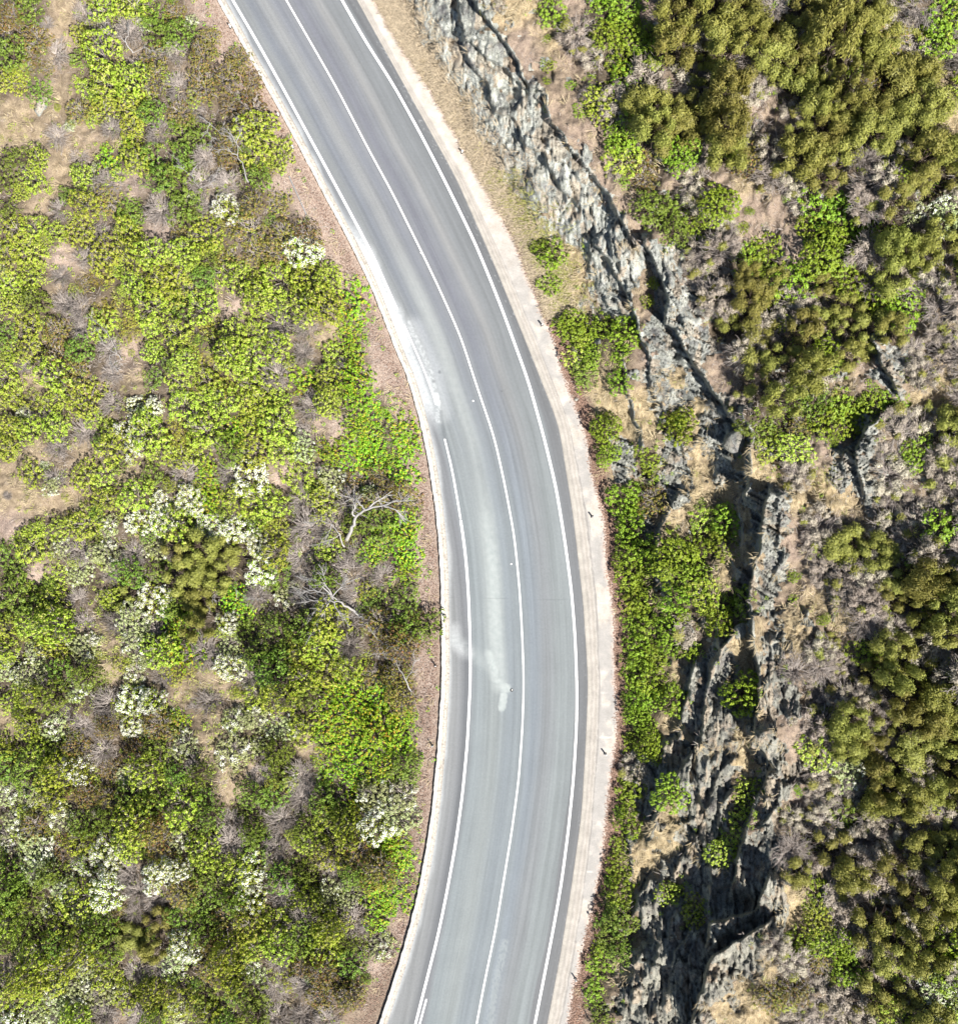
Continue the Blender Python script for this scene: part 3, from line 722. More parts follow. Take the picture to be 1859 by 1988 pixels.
def needly(R, hgt, k, cr, nl, r):
    P, N, out = [], [], []
    n = int(k)
    for i in range(n * 12):
        a = r.uniform(0, 2 * math.pi); d = R * math.sqrt(r.uniform(0, 1)) * .82
        p = np.array([d * math.cos(a), d * math.sin(a), hgt * (.72 - .35 * (d / R) ** 2) + r.uniform(-.1, .1)])
        if P and np.min(((np.array(P)[:, :2] - p[:2]) ** 2).sum(1)) < (cr * 1.3) ** 2: continue
        P.append(p)
        if len(P) >= n: break
    for p in P:
        c = cr * r.uniform(.65, 1.3); el = r.uniform(.85, 1.3); sx = r.uniform(.85, 1.25); sy = r.uniform(.85, 1.25)
        m = int(nl * (c / cr) ** 2)
        d = unit(r.normal(size=(m, 3))); d[:, 2] = np.abs(d[:, 2]); 
        q = 1 + .16 * np.sin(d[:, :1] * 5 + p[0] * 9) * np.cos(d[:, 1:2] * 6 + p[1] * 7)
        base = p + d * np.array([c * sx, c * sy, c * el]) * q * r.uniform(.50, 1.0, (m, 1))
        ax = unit(d + r.normal(size=(m, 3)) * .3 + [0, 0, .25])
        nn = unit(d * .9 + r.normal(size=(m, 3)) * .32 + [0, 0, .45])
        out.append(leaves(base, nn, .12, .034, r, ax))
        # solid heart of the tuft
        th = np.linspace(0, 2 * math.pi, 9)[:-1]; rings = []
        for fz, frr in ((0.0, .58), (.32, .52), (.52, .28), (.60, .02)):
            rr = frr * c * (1 + r.uniform(-.22, .22, 8)); rings.append(np.stack([p[0] + rr * np.cos(th), p[1] + rr * np.sin(th), np.full(8, p[2] + fz * c * el)], -1))
        v = np.vstack(rings); f = np.array([[a * 8 + b, a * 8 + (b + 1) % 8, (a + 1) * 8 + (b + 1) % 8, (a + 1) * 8 + b] for a in range(3) for b in range(8)])
        out.append((v, f))
    return merge(out), np.array(P), None
def tube(pts, r0, r1, sides=3):
    pts = np.asarray(pts, float); n = len(pts); V_ = []
    for i in range(n):
        d = unit(pts[min(i + 1, n - 1)] - pts[max(i - 1, 0)]); a = unit(np.cross(d, [.31, .17, .93])); b = np.cross(d, a)
        rad = r0 + (r1 - r0) * i / (n - 1)
        for k in range(sides):
            th = 2 * math.pi * k / sides; V_.append(pts[i] + rad * (a * math.cos(th) + b * math.sin(th)))
    F = [[i * sides + k, i * sides + (k + 1) % sides, (i + 1) * sides + (k + 1) % sides, (i + 1) * sides + k] for i in range(n - 1) for k in range(sides)]
    return np.array(V_), np.array(F)
def stems(R, hgt, n, r, rad=.014, twigs=3, flat=.5):
    out = []
    for i in range(n):
        a = r.uniform(0, 2 * math.pi); d = R * r.uniform(.35, 1.0); up = hgt * r.uniform(.45, 1.0) * (1 - flat * .5 * (d / R) ** 2)
        p0 = np.array([r.normal() * .06 * R, r.normal() * .06 * R, -.05]); p3 = np.array([d * math.cos(a), d * math.sin(a), up])
        p1 = p0 * .6 + p3 * .4 + [0, 0, .22 * hgt] + r.normal(size=3) * .05 * R; p2 = p0 * .25 + p3 * .75 + [0, 0, .1 * hgt] + r.normal(size=3) * .06 * R
        out.append(tube([p0, p1, p2, p3], rad, rad * .4))
        for j in range(twigs):
            q0 = p1 + (p2 - p1) * r.uniform(0, 1) if r.random() < .5 else p2 + (p3 - p2) * r.uniform(0, .8)
            dr_ = unit(unit(p3 - p1) + r.normal(size=3) * .55 + [0, 0, .1]); l = R * r.uniform(.18, .42)
            q1 = q0 + dr_ * l * .5 + r.normal(size=3) * .02; out.append(tube([q0, q1, q1 + unit(dr_ + r.normal(size=3) * .3) * l * .5], rad * .55, rad * .3))
    return merge(out)

print("building plant library")
LIB = {}
def variants(key, n, fn):
    LIB[key] = [fn(np.random.default_rng(1000 + 97 * i + sum(map(ord, key)) * 7), i) for i in range(n)]
def mk(name, vf, mat): return mesh(name, vf[0], vf[1], [mat])
def leafy_plant(matk, tw, cr=.13, nl=20, L=.085, Wd=.055, h=(.55, .85), k=(3, 6), nst=14, fl=None):
    def fn(r, i):
        R = 1.0; hh = r.uniform(*h) * (1.25 if i % 3 == 0 else 1.0); q_ = r.uniform(.85, 1.35)
        vf, P, N = leafy(R, hh, int(r.integers(*k)), cr * q_, int(nl * q_), L * (.75 + .35 * q_), Wd * (.75 + .35 * q_), r)
        parts = [("foliage", mk("foliage", vf, M[matk])), ("branches", mk("branches", stems(R * .85, hh * .9, nst, r, .02, 3), M[tw]))]
        if fl:
            out = []
            sel = r.random(len(P)) < fl
            blob = fbm(P[:, 0] * 1.3 + i * 9, P[:, 1] * 1.3, 2, 3 + i); sel = sel & (blob > np.quantile(blob, 1 - fl * 1.05 if fl < .95 else 0))
            for p, n in zip(P[sel], N[sel]):
                m = int(r.uniform(26, 46) if fl > .6 else r.uniform(14, 28)); c = cr * q_ * r.uniform(.8, 1.35); d = unit(n * .6 + [0, 0, .6] + r.normal(size=(m, 3)) * .62)
                out.append(leaves(p + d * c * 1.16 * r.uniform(.8, 1.1, (m, 1)), unit(d + [0, 0, .4] + r.normal(size=(m, 3)) * .45), .06, .05, r))
            parts.append(("flowers", mk("flowers", merge(out), M['W'])))
        return parts
    return fn
variants('Y', 7, leafy_plant('Y', 'T'))
variants('V', 6, leafy_plant('V', 'TB', cr=.12, nl=20, L=.09, Wd=.06, h=(.45, .75)))
variants('G', 5, leafy_plant('G', 'TB', cr=.14, nl=18, L=.09, Wd=.055, h=(.7, 1.05)))
variants('B', 5, leafy_plant('B', 'T', cr=.10, nl=12, L=.08, Wd=.04, h=(.55, .8), nst=42))
variants('S', 5, leafy_plant('S', 'TB', cr=.11, nl=14, L=.10, Wd=.05, h=(.2, .32), k=(4, 7), nst=10))
variants('M', 3, leafy_plant('M', 'TB', cr=.09, nl=22, L=.045, Wd=.03, h=(.28, .4), k=(3, 6), nst=8))
variants('W', 5, leafy_plant('Y', 'T', h=(.6, .9), fl=.93))
variants('w', 5, leafy_plant('P', 'T', h=(.5, .8), fl=.42, nst=36))
def fn_o(r, i):
    hh = r.uniform(.75, 1.05); n = int(r.integers(5, 10)); vf, P, _ = needly(1.0, hh, n, .36, 420, r)
    return [("foliage", mk("foliage", vf, M['O'])), ("branches", mk("branches", stems(.9, hh * .75, 16, r, .02, 3), M['TB']))]
variants('O', 9, fn_o)
def fn_d(r, i):
    hh = r.uniform(.4, .7)
    st_ = stems(1.0, hh, 120, r, .017, 4)
    return [("twigs", mk("dead_twigs", st_, M['T']))]
variants('D', 7, fn_d)
def fn_e(r, i):   # heath: grey twigs with a few small olive tufts
    hh = r.uniform(.5, .7)
    vf, P, N = needly(1.0, hh, int(r.integers(2, 5)), .24, 190, r)
    vd, P2, N2 = needly(1.05, hh * 1.05, int(r.integers(9, 15)), .24, 150, r)
    return [("foliage", mk("foliage", vf, M['O'])), ("dry_foliage", mk("dry_foliage", vd, M['E'])), ("branches", mk("branches", stems(1.0, hh, 90, r, .018, 4), M['T']))]
variants('E', 6, fn_e)

KIND = {
 'Y': ("leafy_shrub", "shrub", "yellow-green leafy shrub", "yellow-green leafy shrubs"),
 'V': ("broadleaf_shrub", "shrub", "vivid green leafy bush", "vivid green bushes"),
 'G': ("evergreen_shrub", "shrub", "deep green dense shrub", "deep green shrubs"),
 'B': ("bronze_shrub", "shrub", "bronze-brown twiggy shrub", "bronze-brown shrubs"),
 'S': ("succulent_mat", "ground plant", "bright green low spreading plant", "bright green spreading plants"),
 'M': ("moss_cushion", "ground plant", "soft mustard-green cushion plant", "mustard-green cushion plants"),
 'W': ("flowering_shrub", "flowering shrub", "shrub covered in white flowers", "white flowering shrubs"),
 'w': ("blossom_shrub", "flowering shrub", "pale shrub with cream flowers", "pale cream flowering shrubs"),
 'O': ("heath_shrub", "shrub", "olive domed heath shrub", "olive heath shrubs"),
 'D': ("dead_shrub", "dead shrub", "grey leafless twiggy shrub", "grey leafless shrubs"),
 'E': ("sparse_heath", "shrub", "half-bare grey heath shrub", "half-bare grey heath shrubs"),
}
PLANTS = []
def plant(key, u, v, R, label=None, hs=1.0):
    z = float(sample(ZT, u, v)[0])
    # stand on the lower ground around the base so that no edge hovers
    zz = min(z, float(sample(ZT, u - 8, v)[0]), float(sample(ZT, u, v - 8)[0])) - .03
    P = world(np.array(u), np.array(v), np.array(zz))
    name, cat, desc, grp = KIND[key]
    lib = LIB[key]; i = int(rng.integers(len(lib)))
    left = u < centre(v)
    rot = float(rng.uniform(0, 6.283)); sz = R * hs * float(rng.uniform(.85, 1.15))
    group = grp + (" left of the road" if left else " on the hillside right of the road")
    parts = lib[i]
    if len(parts) == 1:
        o = link(name, parts[0][1]); root = o
    else:
        root = link(name, None)
        fo = None
        for pn, me in parts:
            ob = link(pn, me, fo if pn == "flowers" else root)
            if pn == "foliage": fo = ob
    root.location = tuple(float(x) for x in P); root.rotation_euler = (float(rng.normal() * .06), float(rng.normal() * .06), rot); root.scale = (R, R * float(rng.uniform(.85, 1.12)), sz)
    root['category'] = cat; root['group'] = group
    PLANTS.append((root, key, u, v, R, label))
    return root

# ------------------------------------------------------------------ planting by survey cell
print("planting")
def clampside(u, v, R):
    """keep a crown off the carriageway"""
    if u < centre(v): return min(u, float(kerbO(v)) - R * PX * .66)
    return max(u, float(R3(v)) + R * PX * .95 + 8)

for r_ in range(NR):
    for c_ in range(NC):
        ch = ch0 = GRID[r_][c_]
        if ch in ' K' or (ch in 'pgdTy' and rng.random() > .22): continue
        u = (c_ + .5) * CELL + rng.uniform(-11, 11); v = (r_ + .5) * CELL + rng.uniform(-11, 11)
        right = u > centre(v)
        R = float(np.clip(rng.normal(1.13, .16), .8, 1.5)); hs = .95
        if ch in 'pgdTy':
            if abs(u - centre(v)) < 330: continue
            R = rng.uniform(.28, .48); ch = ('Y' if not right else 'V') if rng.random() < .5 else 'D'
        if ch == 'v': ch = 'V'; R = rng.uniform(.38, .55)
        if ch == 'D' and right and rng.random() < .85: ch = 'E'
        if ch == 'O': hs = 1.8
        if ch == 'O' and right and r_ > 18 and rng.random() < .16: ch = 'E'
        near = [GRID[a][b] for a in (max(r_ - 1, 0), r_, min(r_ + 1, NR - 1)) for b in (max(c_ - 1, 0), c_, min(c_ + 1, NC - 1))]
        if any(x in 'gd' for x in near): R *= .84
        hs *= float(np.exp(rng.normal() * .22))
        if ch == 'V' and u < 1450 and v > 480: hs *= 1.35; R *= .92
        if ch == 'S': R *= 1.1
        if ch == 'Y' and not right: hs *= 1.25; R *= 1.05
        if r_ > 24 and not right and ch in 'GYBW': hs *= 1.7
        plant(ch, float(clampside(u, v, R)), float(v), R, hs=hs)
        if ch0 in 'YGBDVOSWwM' and rng.random() < (.62 if not right else .45):      # smaller neighbours in the gaps
            k2 = rng.choice(list('YYYGGDDBw' if not right else 'VYEEEDO'))
            if ch0 == 'S': k2 = 'S'
            if ch0 == 'V': k2 = 'V'
            R2_ = float(rng.uniform(.38, .68)); u = (c_ + rng.choice([0, 1])) * CELL + rng.uniform(-9, 9); v = (r_ + rng.choice([0, 1])) * CELL + rng.uniform(-9, 9)
            if abs(u - centre(v)) > 120 and chr(int(letter(np.array(u), np.array(v)))) not in 'K pgTd':
                plant(k2, float(clampside(u, v, R2_)), float(v), R2_, hs=1.1)
print("plants:", len(PLANTS))

# ------------------------------------------------------------------ uncountable cover: grass, litter, undergrowth
print("cover")
def scatter(n, dens, u0=-60, u1=1920, v0=-60, v1=2050):
    """random points; dens: {letter: probability}"""
    u = rng.uniform(u0, u1, n); v = rng.uniform(v0, v1, n)
    tab = np.zeros(256); 
    for k, p in dens.items():
        for ch in k: tab[ord(ch)] = p
    ju = u + rng.normal(size=n) * 12; jv = v + rng.normal(size=n) * 12
    keep = rng.random(n) < tab[letter(ju, jv)]
    u, v = u[keep], v[keep]
    ok = (u < kerbO(v) - 3) | (u > R3(v) + 6)
    return u[ok], v[ok]
def blades(name, mat, u, v, per, length, width, bias, spread, lift, label=None, rad=.12):
    G = ground(u, v); n = len(G)
    C = np.repeat(G, per, 0); m = len(C)
    off = rng.normal(size=(m, 2)) * rad; C = C + np.concatenate([off, np.zeros((m, 1))], 1)
    tuftdir = unit(np.concatenate([rng.normal(size=(n, 2)) * .55 + np.array(bias), np.zeros((n, 1))], 1))
    d = np.repeat(tuftdir, per, 0) + np.concatenate([off / rad * spread + rng.normal(size=(m, 2)) * .25, np.zeros((m, 1))], 1)
    d = unit(d); L = (length * rng.uniform(.5, 1.25, m))[:, None]
    up = np.array([0, 0, 1.0]); side = unit(np.cross(d, up)); w = (width * rng.uniform(.6, 1.3, m))[:, None]
    p0 = C + up * -.03; p1 = C + d * L * .45 + up * L * lift; p2 = C + d * L + up * L * lift * .75
    V_ = np.stack([p0 - side * w * .5, p0 + side * w * .5, p1 + side * w * .4, p1 - side * w * .4, p2], 1).reshape(-1, 3)
    b = np.arange(m)[:, None] * 5
    me = mesh(name, V_, [b + np.array([[0, 1, 2, 3]]), b + np.array([[3, 2, 4]])], [mat])
    o = link(name, me); o['kind'] = 'stuff'
    if label: o['label'] = label
    return o
u, v = scatter(40000, {'T': .55, 'g': .30, 'y': .22, 'K': .012, 'E': .1, 'D': .08, 'd': .15, 'p': .07, 'v': .25, 'V': .05})
blades("dry_grass", M['straw'], u, v, 13, .42, .022, (-.45, -.45), .55, .42)
# the dry verge between the upper shoulder and the rock
vv_ = rng.uniform(-40, 620, 2600); uu_ = R3(vv_) + 3 + rng.gamma(1.8, 15, 2600)
blades("verge_grass", M['vstraw'], uu_, vv_, 13, .36, .02, (-.3, .2), .9, .5)
u, v = scatter(26000, {'y': .8, 'M': .5, 'g': .10, 'T': .03, 'S': .15, 'W': .08, 'w': .2, 'V': .12})
blades("green_grass", M['ygrass'], u, v, 11, .26, .024, (-.2, -.3), .8, .6)
# reddish litter strip beside the shoulder and litter on the soil
vv_ = np.sort(rng.uniform(330, 620, 700)); uu_ = R3(vv_) + 14 + rng.gamma(2.5, 14, 700)
blades("verge_green_grass", M['ygrass'], uu_, vv_, 12, .3, .022, (-.3, .2), .9, .5)
vv_ = rng.uniform(430, 2040, 9000); uu_ = R3(vv_) + np.abs(rng.normal(size=9000)) * 13 + 1
blades("fallen_leaf_litter", M['litter'], uu_, vv_, 6, .11, .045, (0, 0), 1.0, .12)
u, v = scatter(52000, {'D': .7, 'E': .4, 'B': .5, 'Y': .3, 'G': .4, 'W': .3, 'w': .4, 'O': .35, 'p': .30, 'g': .10, 'd': .06, 'S': .2, 'T': .08})
blades("twig_litter", M['T'], u, v, 5, .34, .016, (0, 0), 1.2, .15, rad=.16)
vv_ = rng.uniform(-40, 2040, 9000); uu_ = kerbO(vv_) - rng.gamma(2.0, 14, 9000) + 1
blades("roadside_twig_litter", M['litter'], uu_, vv_, 3, .12, .03, (0, 0), 1.2, .12, rad=.14)
def sprigs(name, mat, u, v, per, L, Wd, rad, hgt):
    G = ground(u, v); n = len(G); C = np.repeat(G, per, 0); m = len(C)
    hh = np.repeat(rng.uniform(.3, 1.0, n) * hgt, per)
    d = unit(rng.normal(size=(m, 3))); d[:, 2] = np.abs(d[:, 2])
    P = C + d * rad + np.stack([0 * hh, 0 * hh, hh * .8], 1)
    vf = leaves(P, unit(d + rng.normal(size=(m, 3)) * .4 + [0, 0, .5]), L, Wd, rng)
    o = link(name, mesh(name, vf[0], vf[1], [mat])); o['kind'] = 'stuff'
u, v = scatter(34000, {'Y': .62, 'W': .25, 'w': .3, 'M': .3, 'G': .15, 'B': .1, 'D': .08, 'y': .1}, u1=900)
sprigs("undergrowth", M['Y'], u, v, 15, .085, .055, .15, .35)
u, v = scatter(22000, {'G': .3, 'B': .2, 'D': .10, 'W': .1, 'w': .1, 'Y': .08}, u1=900)
sprigs("dark_undergrowth", M['G'], u, v, 14, .085, .05, .15, .3)
u, v = scatter(26000, {'S': .75, 'p': .035}, u1=900)
sprigs("succulent_ground_cover", M['S'], u, v, 15, .10, .05, .15, .16)
u, v = scatter(30000, {'V': .5, 'Y': .4, 'G': .4, 'O': .06, 'T': .02, 'E': .04, 'D': .05}, u0=1000)
sprigs("hillside_undergrowth", M['V'], u, v, 14, .085, .055, .13, .3)
u, v = scatter(30000, {'O': .14, 'D': .05, 'B': .3}, u0=1000)
sprigs("heath_undergrowth", M['O'], u, v, 20, .11, .032, .16, .35)

# ------------------------------------------------------------------ bare trees and branches
def at(u, v, h):
    z = float(sample(ZT, u, v)[0]) + h; return world(np.array(float(u)), np.array(float(v)), np.array(z))
def crop(ox, oy, k): return lambda x, y: (ox + x * k, oy + y * k)
def bare_tree(name, cat, label, cr_, main, limbs, twn=8, tl=.9, rad=.1):
    f = crop(*cr_)
    base = at(*f(*main[0][:2]), 0.0); root = link(name, None); root.location = tuple(float(x) for x in base)
    root['label'] = label; root['category'] = cat
    P = np.array([at(*f(x, y), h) for x, y, h in main]) - base
    def dense(P):
        t = np.linspace(0, 1, len(P)); tt = np.linspace(0, 1, len(P) * 3); Q_ = np.stack([np.interp(tt, t, P[:, i]) for i in range(3)], 1)
        Q_[1:-1] += rng.normal(size=(len(Q_) - 2, 3)) * .035; return Q_
    link("trunk", mk("trunk", tube(dense(P), rad, rad * .35, 7), M['L']), root)
    for lb in limbs:
        Q_ = dense(np.array([at(*f(x, y), h) for x, y, h in lb]) - base)
        r0 = rad * .5
        b = link("branch", mk("branch", tube(Q_, r0, r0 * .3, 6), M['L']), root)
        tw = []
        for j in range(twn):
            i = int(rng.integers(len(Q_) // 3, len(Q_))); ax = unit(Q_[min(i + 1, len(Q_) - 1)] - Q_[i - 1])
            d = unit(ax + rng.normal(size=3) * .6 * [1, 1, .5]); q = Q_[i]; L = tl * rng.uniform(.5, 1.1)
            p2 = q + d * L * .5; p3 = p2 + unit(d + rng.normal(size=3) * .35) * L * .5
            tw.append(tube([q, p2, p3], r0 * .38, .008, 4))
            for _ in range(3):
                d2 = unit(d + rng.normal(size=3) * .6); s0 = q + (p2 - q) * rng.uniform(.3, 1); tw.append(tube([s0, s0 + d2 * L * .35], .013, .006, 3))
        link("twigs", mk("twigs", merge(tw), M['L']), b)
    return root
c6 = (415.3, 949.3, 0.25534)
bare_tree("dead_tree", "dead tree", "leaning silver dead tree with a forked pale trunk near the left kerb", c6,
  [(1005,390,.3),(1050,300,1.0),(1075,215,1.6),(1150,158,2.0),(1290,125,2.2)],
  [[(1290,125,2.2),(1370,92,2.3),(1455,82,2.3)], [(1290,125,2.2),(1370,150,2.2),(1420,210,2.0)], [(1080,220,1.6),(1045,185,1.8),(1075,120,2.0),(1060,40,2.0)], [(1150,158,2.0),(1100,100,2.2),(1020,60,2.1)], [(1150,158,2.0),(1230,100,2.2),(1300,60,2.2)]], 9, 1.0, .13)
bare_tree("dead_tree", "dead tree", "star-shaped silver dead tree with branches spreading in every direction", c6,
  [(1140,990,.3),(1040,920,.9),(960,860,1.3),(900,815,1.6)],
  [[(900,815,1.6),(760,760,1.9),(630,790,1.8)], [(900,815,1.6),(800,850,1.9),(660,860,1.8)], [(900,815,1.6),(840,930,1.8),(770,1070,1.5)], [(900,815,1.6),(850,720,2.0),(830,640,1.9)], [(900,815,1.6),(930,920,1.7),(1000,1000,1.5)], [(900,815,1.6),(970,740,2.0),(1020,700,1.9)], [(960,860,1.3),(880,850,1.9),(720,960,1.7)], [(900,815,1.6),(780,700,2.0),(690,680,1.9)]], 12, 1.1, .1)
bare_tree("bare_branch", "fallen branch", "thin grey forked branch lying over shrubs above the star-shaped dead tree", c6,
  [(990,440,.7),(950,350,1.0),(900,270,1.1)], [[(900,270,1.1),(800,230,1.0),(730,260,.9)], [(900,270,1.1),(860,340,1.0),(800,420,.8)], [(950,350,1.0),(900,380,.9),(850,400,.8)]], 9, .8, .05)
bare_tree("bare_branch", "fallen branch", "pale crooked bare branch above the bronze shrubs beside the kerb", c6,
  [(1440,1225,.8),(1330,1190,1.2),(1250,1150,1.3)], [[(1250,1150,1.3),(1200,1090,1.3),(1150,1010,1.2)], [(1330,1190,1.2),(1280,1250,1.1),(1200,1260,1.0)]], 9, .8, .055)
bare_tree("bare_branch", "fallen branch", "upright grey bare stems in the brown shrubs nearest the road", c6,
  [(1500,1560,.6),(1460,1450,1.1),(1400,1350,1.3)], [[(1460,1450,1.1),(1500,1380,1.3),(1520,1290,1.3)], [(1400,1350,1.3),(1380,1300,1.3),(1300,1280,1.2)]], 10, .9, .045)
c2 = (356.0, 0.0, 0.25534)
bare_tree("bare_branch", "fallen branch", "long slender bare trunk above bronze shrubs beside the upper roadside", c2,
  [(495,1385,.7),(450,1270,1.3),(415,1180,1.5),(405,1090,1.6)], [[(405,1090,1.6),(360,1020,1.5),(300,960,1.4)], [(405,1090,1.6),(430,1000,1.5),(400,930,1.4)], [(415,1180,1.5),(330,1140,1.4),(240,1130,1.3)]], 9, .8, .05)
bare_tree("bare_branch", "fallen branch", "pair of grey bare stems between bronze shrubs at the upper edge", c2,
  [(120,880,.6),(200,930,1.0),(280,1010,1.1)], [[(200,930,1.0),(180,1000,1.0),(220,1060,.9)], [(280,1010,1.1),(340,1030,1.0),(390,1080,.9)]], 9, .8, .04)
c1 = (0.0, 0.0, 0.25534)
bare_tree("bare_branch", "fallen branch", "fan of pale bare twigs in the brown scrub near the upper edge", c1,
  [(1010,400,.6),(950,320,1.0),(900,270,1.1)], [[(950,320,1.0),(980,250,1.1),(960,190,1.0)], [(900,270,1.1),(830,230,1.0),(790,180,.9)], [(1010,400,.6),(1100,360,1.0),(1180,390,1.0)]], 9, .8, .04)
bare_tree("bare_branch", "fallen branch", "tangle of grey bare twigs below a bright green round bush", c1,
  [(1500,1250,.5),(1450,1330,.9),(1520,1430,.9)], [[(1450,1330,.9),(1380,1280,1.0),(1340,1200,.9)], [(1520,1430,.9),(1600,1400,.9),(1650,1300,.9)]], 9, .8, .035)
c3 = (0.0, 474.6, 0.25534)
bare_tree("bare_branch", "fallen branch", "curled pinkish bare twigs at the top of a bare soil gap", c3,
  [(930,880,.4),(890,830,.8),(830,850,.8)], [[(890,830,.8),(780,760,.9),(740,640,.9)], [(830,850,.8),(840,910,.7),(890,930,.6)], [(890,830,.8),(820,680,.9),(700,560,.9)]], 9, .8, .035)
c5 = (0.0, 949.3, 0.25534)
bare_tree("bare_branch", "fallen branch", "thin arching bare branch over the black gap beside olive domed shrubs", c5,
  [(1750,700,.6),(1800,770,1.4),(1790,850,1.2)], [[(1750,700,.6),(1650,780,1.2),(1600,860,1.0)], [(1800,770,1.4),(1859,830,1.3),(1960,835,1.1)]], 6, .6, .035)

# ------------------------------------------------------------------ small roadside things
def guide_post(u, v, label, lean=0.0):
    p = at(u, v, 0.0)
    if u > centre(v): p[2] = 0.01 if u < R3(v) + 8 else p[2]
    root = link("guide_post", None); root.location = tuple(float(x) for x in p)
    tv = (centre(v + 5) - centre(v - 5)) / 10; root.rotation_euler = (lean, 0, math.atan(tv))
    b = []
    def bx(x0, x1, y0, y1, z0, z1):
        V_ = np.array([[x, y, z] for z in (z0, z1) for x, y in ((x0, y0), (x1, y0), (x1, y1), (x0, y1))]); F = np.array([[0, 3, 2, 1], [4, 5, 6, 7], [0, 1, 5, 4], [1, 2, 6, 5], [2, 3, 7, 6], [3, 0, 4, 7]]); return V_, F
    link("post", mk("post", merge([bx(-.05, .05, -.015, .015, -.2, .50), bx(-.043, .043, -.012, .012, .50, .53)]), WH), root)
    link("reflector", mk("reflector", bx(-.035, .035, -.022, -.0152, .34, .46), RD), root)
    link("base_plate", mk("base_plate", merge([bx(-.09, .09, -.06, .06, .0, .025)]), BK), root)
    root['label'] = label; root['category'] = "guide post"; root['group'] = "guide posts along the road"
def plain(name, c, rough=.6):
    t = NT(name, rough, .3); n = t.ramp(t.noise(12, detail=3), [(.3, tuple(x * .8 for x in c)), (.7, c)]); t.color(n); return t.m
WH = plain("post_white", (.78, .77, .74)); RD = plain("reflector_red", (.35, .03, .02), .3); BK = plain("dark_rubber", (.03, .03, .032)); ST = plain("grey_steel", (.26, .27, .28), .5)
for (u, v, l) in [(1148, 1003, "white roadside post beside the widest bulge of the concrete shoulder"), (1173, 1461, "white roadside post on the shoulder level with the lowest green hedge"),
                  (1116, 1898, "white roadside post nearest the bottom edge on the shoulder"), (1051, 632, "white roadside post on the shoulder beside the dense green bush row"),
                  (897, 297, "white roadside post on the pale gravel below the upper rock face"), (448, 53, "white roadside post nearest the top edge beside the left kerb"),
                  (541, 224, "white roadside post on pink soil beside bronze shrubs"), (569, 287, "white roadside post on pink soil beside the bright green round bush"),
                  (839, 1447, "white roadside post outside the kerb at the low green mats"), (845, 1292, "white roadside post outside the kerb beside brown shrubs")]:
    guide_post(u, v, l, float(rng.normal() * .04))
# steel cable lying on the soil
f = lambda t: at(561 + 34 * t, 342 + 75 * t, .06 + .02 * math.sin(9 * t))
cb = link("steel_pipe", mk("steel_pipe", tube([f(t) for t in np.linspace(0, 1, 9)], .03, .03, 6), ST)); cb['label'] = "thin rusty grey pipe lying on pink soil beside bronze shrubs"; cb['category'] = "pipe"
# round cover and studs on the carriageway
def disc(name, u, v, r0, h, mat, label, cat, group=None):
    th = np.linspace(0, 2 * math.pi, 17)[:-1]; V_ = np.vstack([np.stack([rr * np.cos(th), rr * np.sin(th), np.full(16, z)], -1) for rr, z in ((r0, 0), (r0, h * .6), (r0 * .8, h), (r0 * .15, h * .8), (.001, h * .8))])
    F = np.array([[a * 16 + b, a * 16 + (b + 1) % 16, (a + 1) * 16 + (b + 1) % 16, (a + 1) * 16 + b] for a in range(4) for b in range(16)])
    o = link(name, mesh(name, V_, F, [mat])); k = 1 / PX; o.location = ((u - CX) * k, -(v - CY) * k, .003); o['label'] = label; o['category'] = cat
    if group: o['group'] = group
    return o
cv = disc("valve_cover", 993, 1340, .10, .02, BK, "small dark round cover beside the pale splash on the asphalt", "cover")
st_ = disc("lid", 993.6, 1339, .035, .012, WH, "pale worn centre", "x"); st_.parent = cv; st_.location = (.02, .02, .018); del st_["category"]; del st_["label"]
for (u, v, l) in [(820, 490, "tiny white stud on the centre line nearest the white dusty edge"), (921, 778, "tiny white stud left of the centre line beside the road bend"), (995, 1095, "tiny white stud beside the centre line above the pale splash")]:
    disc("road_stud", u - 3, v, .055, .02, WH, l, "road stud", "studs beside the centre line")

# loose stones
def stone(u, v, r0, label, mat='rock'):
    g = np.random.default_rng(int(u * 7 + v)); th = np.linspace(0, 2 * math.pi, 11)[:-1]; V_ = []
    for ph, q in ((-.2, .95), (.25, 1.0), (.55, .75), (.75, .35), (.8, .02)):
        rr = r0 * q * (1 + g.uniform(-.22, .22, 10)); V_.append(np.stack([rr * np.cos(th), rr * np.sin(th) * .75, np.full(10, r0 * ph * .9) + g.uniform(-.08, .08, 10) * r0], -1))
    F = np.array([[a * 10 + b, a * 10 + (b + 1) % 10, (a + 1) * 10 + (b + 1) % 10, (a + 1) * 10 + b] for a in range(4) for b in range(10)])
    o = link("loose_stone", mesh("loose_stone", np.vstack(V_), F, [M[mat]])); o.location = tuple(float(x) for x in at(u, v, 0)); o.rotation_euler = (0, 0, float(g.uniform(0, 6)))
    o['label'] = label; o['category'] = "stone"; o['group'] = "loose stones"
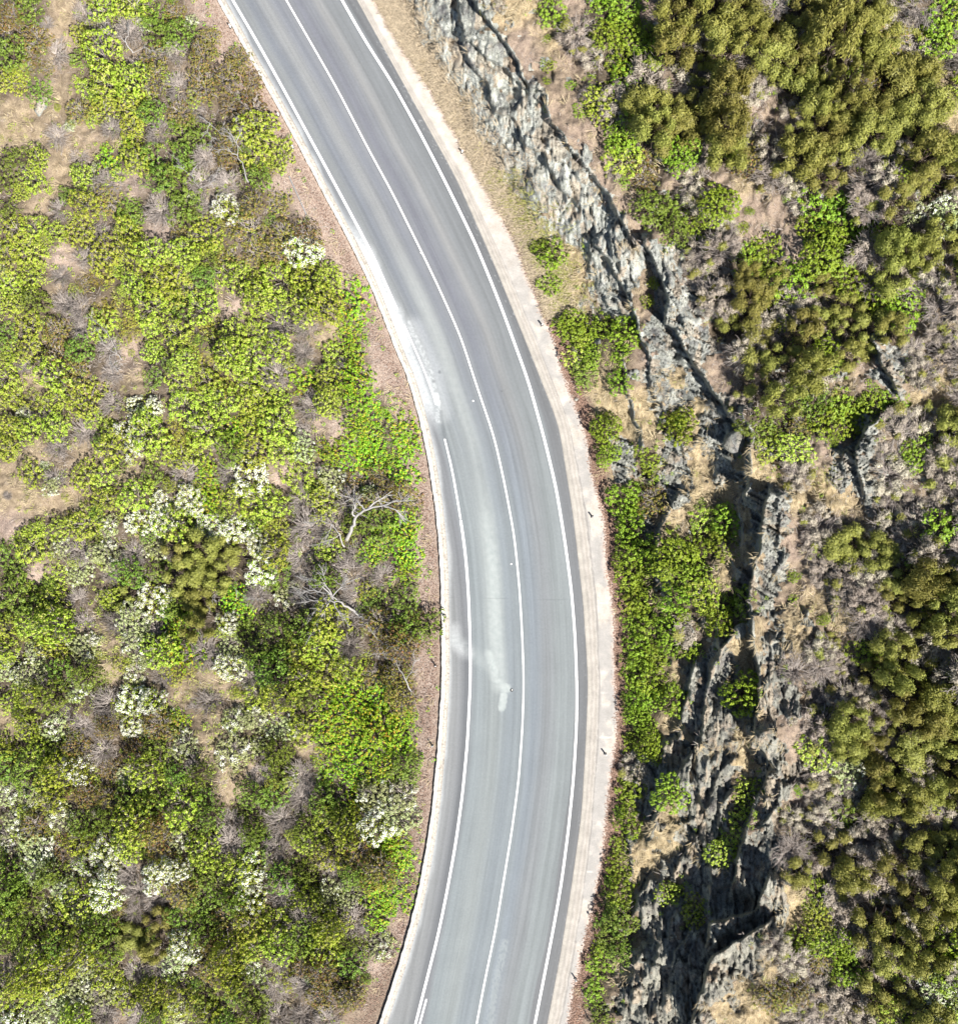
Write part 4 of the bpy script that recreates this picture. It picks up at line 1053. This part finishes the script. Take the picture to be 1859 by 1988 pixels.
for u, v, r0, l in [(1424, 858, .75, "large pale block at the head of the dark crevice"), (1414, 830, .4, "smaller pale block leaning above the large pale block"), (1470, 985, .35, "pale stone at the edge of the orange-stained slab"),
                    (1435, 1225, .5, "pale wedge block where two dark crevices meet"), (1118, 775, .16, "white rubble stone at the inner edge of the shoulder"), (1112, 768, .1, "tiny white rubble stone on the shoulder bulge"),
                    (82, 205, .5, "white boulder on the bare track near the upper corner"), (76, 215, .35, "small white boulder touching the larger white boulder on the track"), (86, 193, .3, "third white boulder highest on the bare track"),
                    (1290, 1690, .4, "grey block at the foot of the lower crag")]:
    stone(u, v, r0, l)

# ------------------------------------------------------------------ a label of its own for every plant
ONES = "zero one two three four five six seven eight nine ten eleven twelve thirteen fourteen fifteen sixteen seventeen eighteen nineteen".split()
TENS = "x x twenty thirty forty fifty sixty seventy eighty ninety".split()
def words_(n):
    if n > 99: return 'one hundred'
    n = int(max(n, 0)); return ONES[n] if n < 20 else TENS[n // 10] + ("-" + ONES[n % 10] if n % 10 else "")
SHORT = {'Y': "yellow-green shrub", 'V': "vivid green bush", 'G': "deep green shrub", 'B': "bronze shrub", 'S': "low green mat", 'M': "mustard cushion", 'W': "white-flowered shrub", 'w': "cream-flowered shrub", 'O': "olive dome", 'D': "grey twigs", 'E': "grey heath"}
PU = np.array([p[2] for p in PLANTS]); PV = np.array([p[3] for p in PLANTS]); PR = np.array([p[4] for p in PLANTS]); PK = [p[1] for p in PLANTS]
used = set()
for i, (root, key, u, v, R, label) in enumerate(PLANTS):
    if label is None:
        d = np.hypot(PU - u, PV - v); order = np.argsort(d)[1:7]
        nb = next((j for j in order if PK[j] != key and d[j] < (R + PR[j]) * PX * 1.15), None)
        L0 = letter(np.array(u), np.array(v)); rel = None
        if nb is not None: rel = "beside " + SHORT[PK[nb]]
        elif abs(u - kerbO(v)) < R * PX + 30: rel = "beside the kerb"
        else: rel = "among its like"
        size = "small " if R < .7 else ("large " if R > 1.35 else "")
        a, b = round(100 * u / 1859), round(100 * v / 1988); k = 0
        a = min(max(a, 0), 100); b = min(max(b, 0), 100)
        while (key, size, rel, a, b) in used and k < 4: b, k = (b + 1 if b < 60 else b - 1), k + 1
        used.add((key, size, rel, a, b))
        label = f"{size}{KIND[key][2]} {rel}, {words_(a)} percent across and {words_(b)} down"
    root['label'] = label
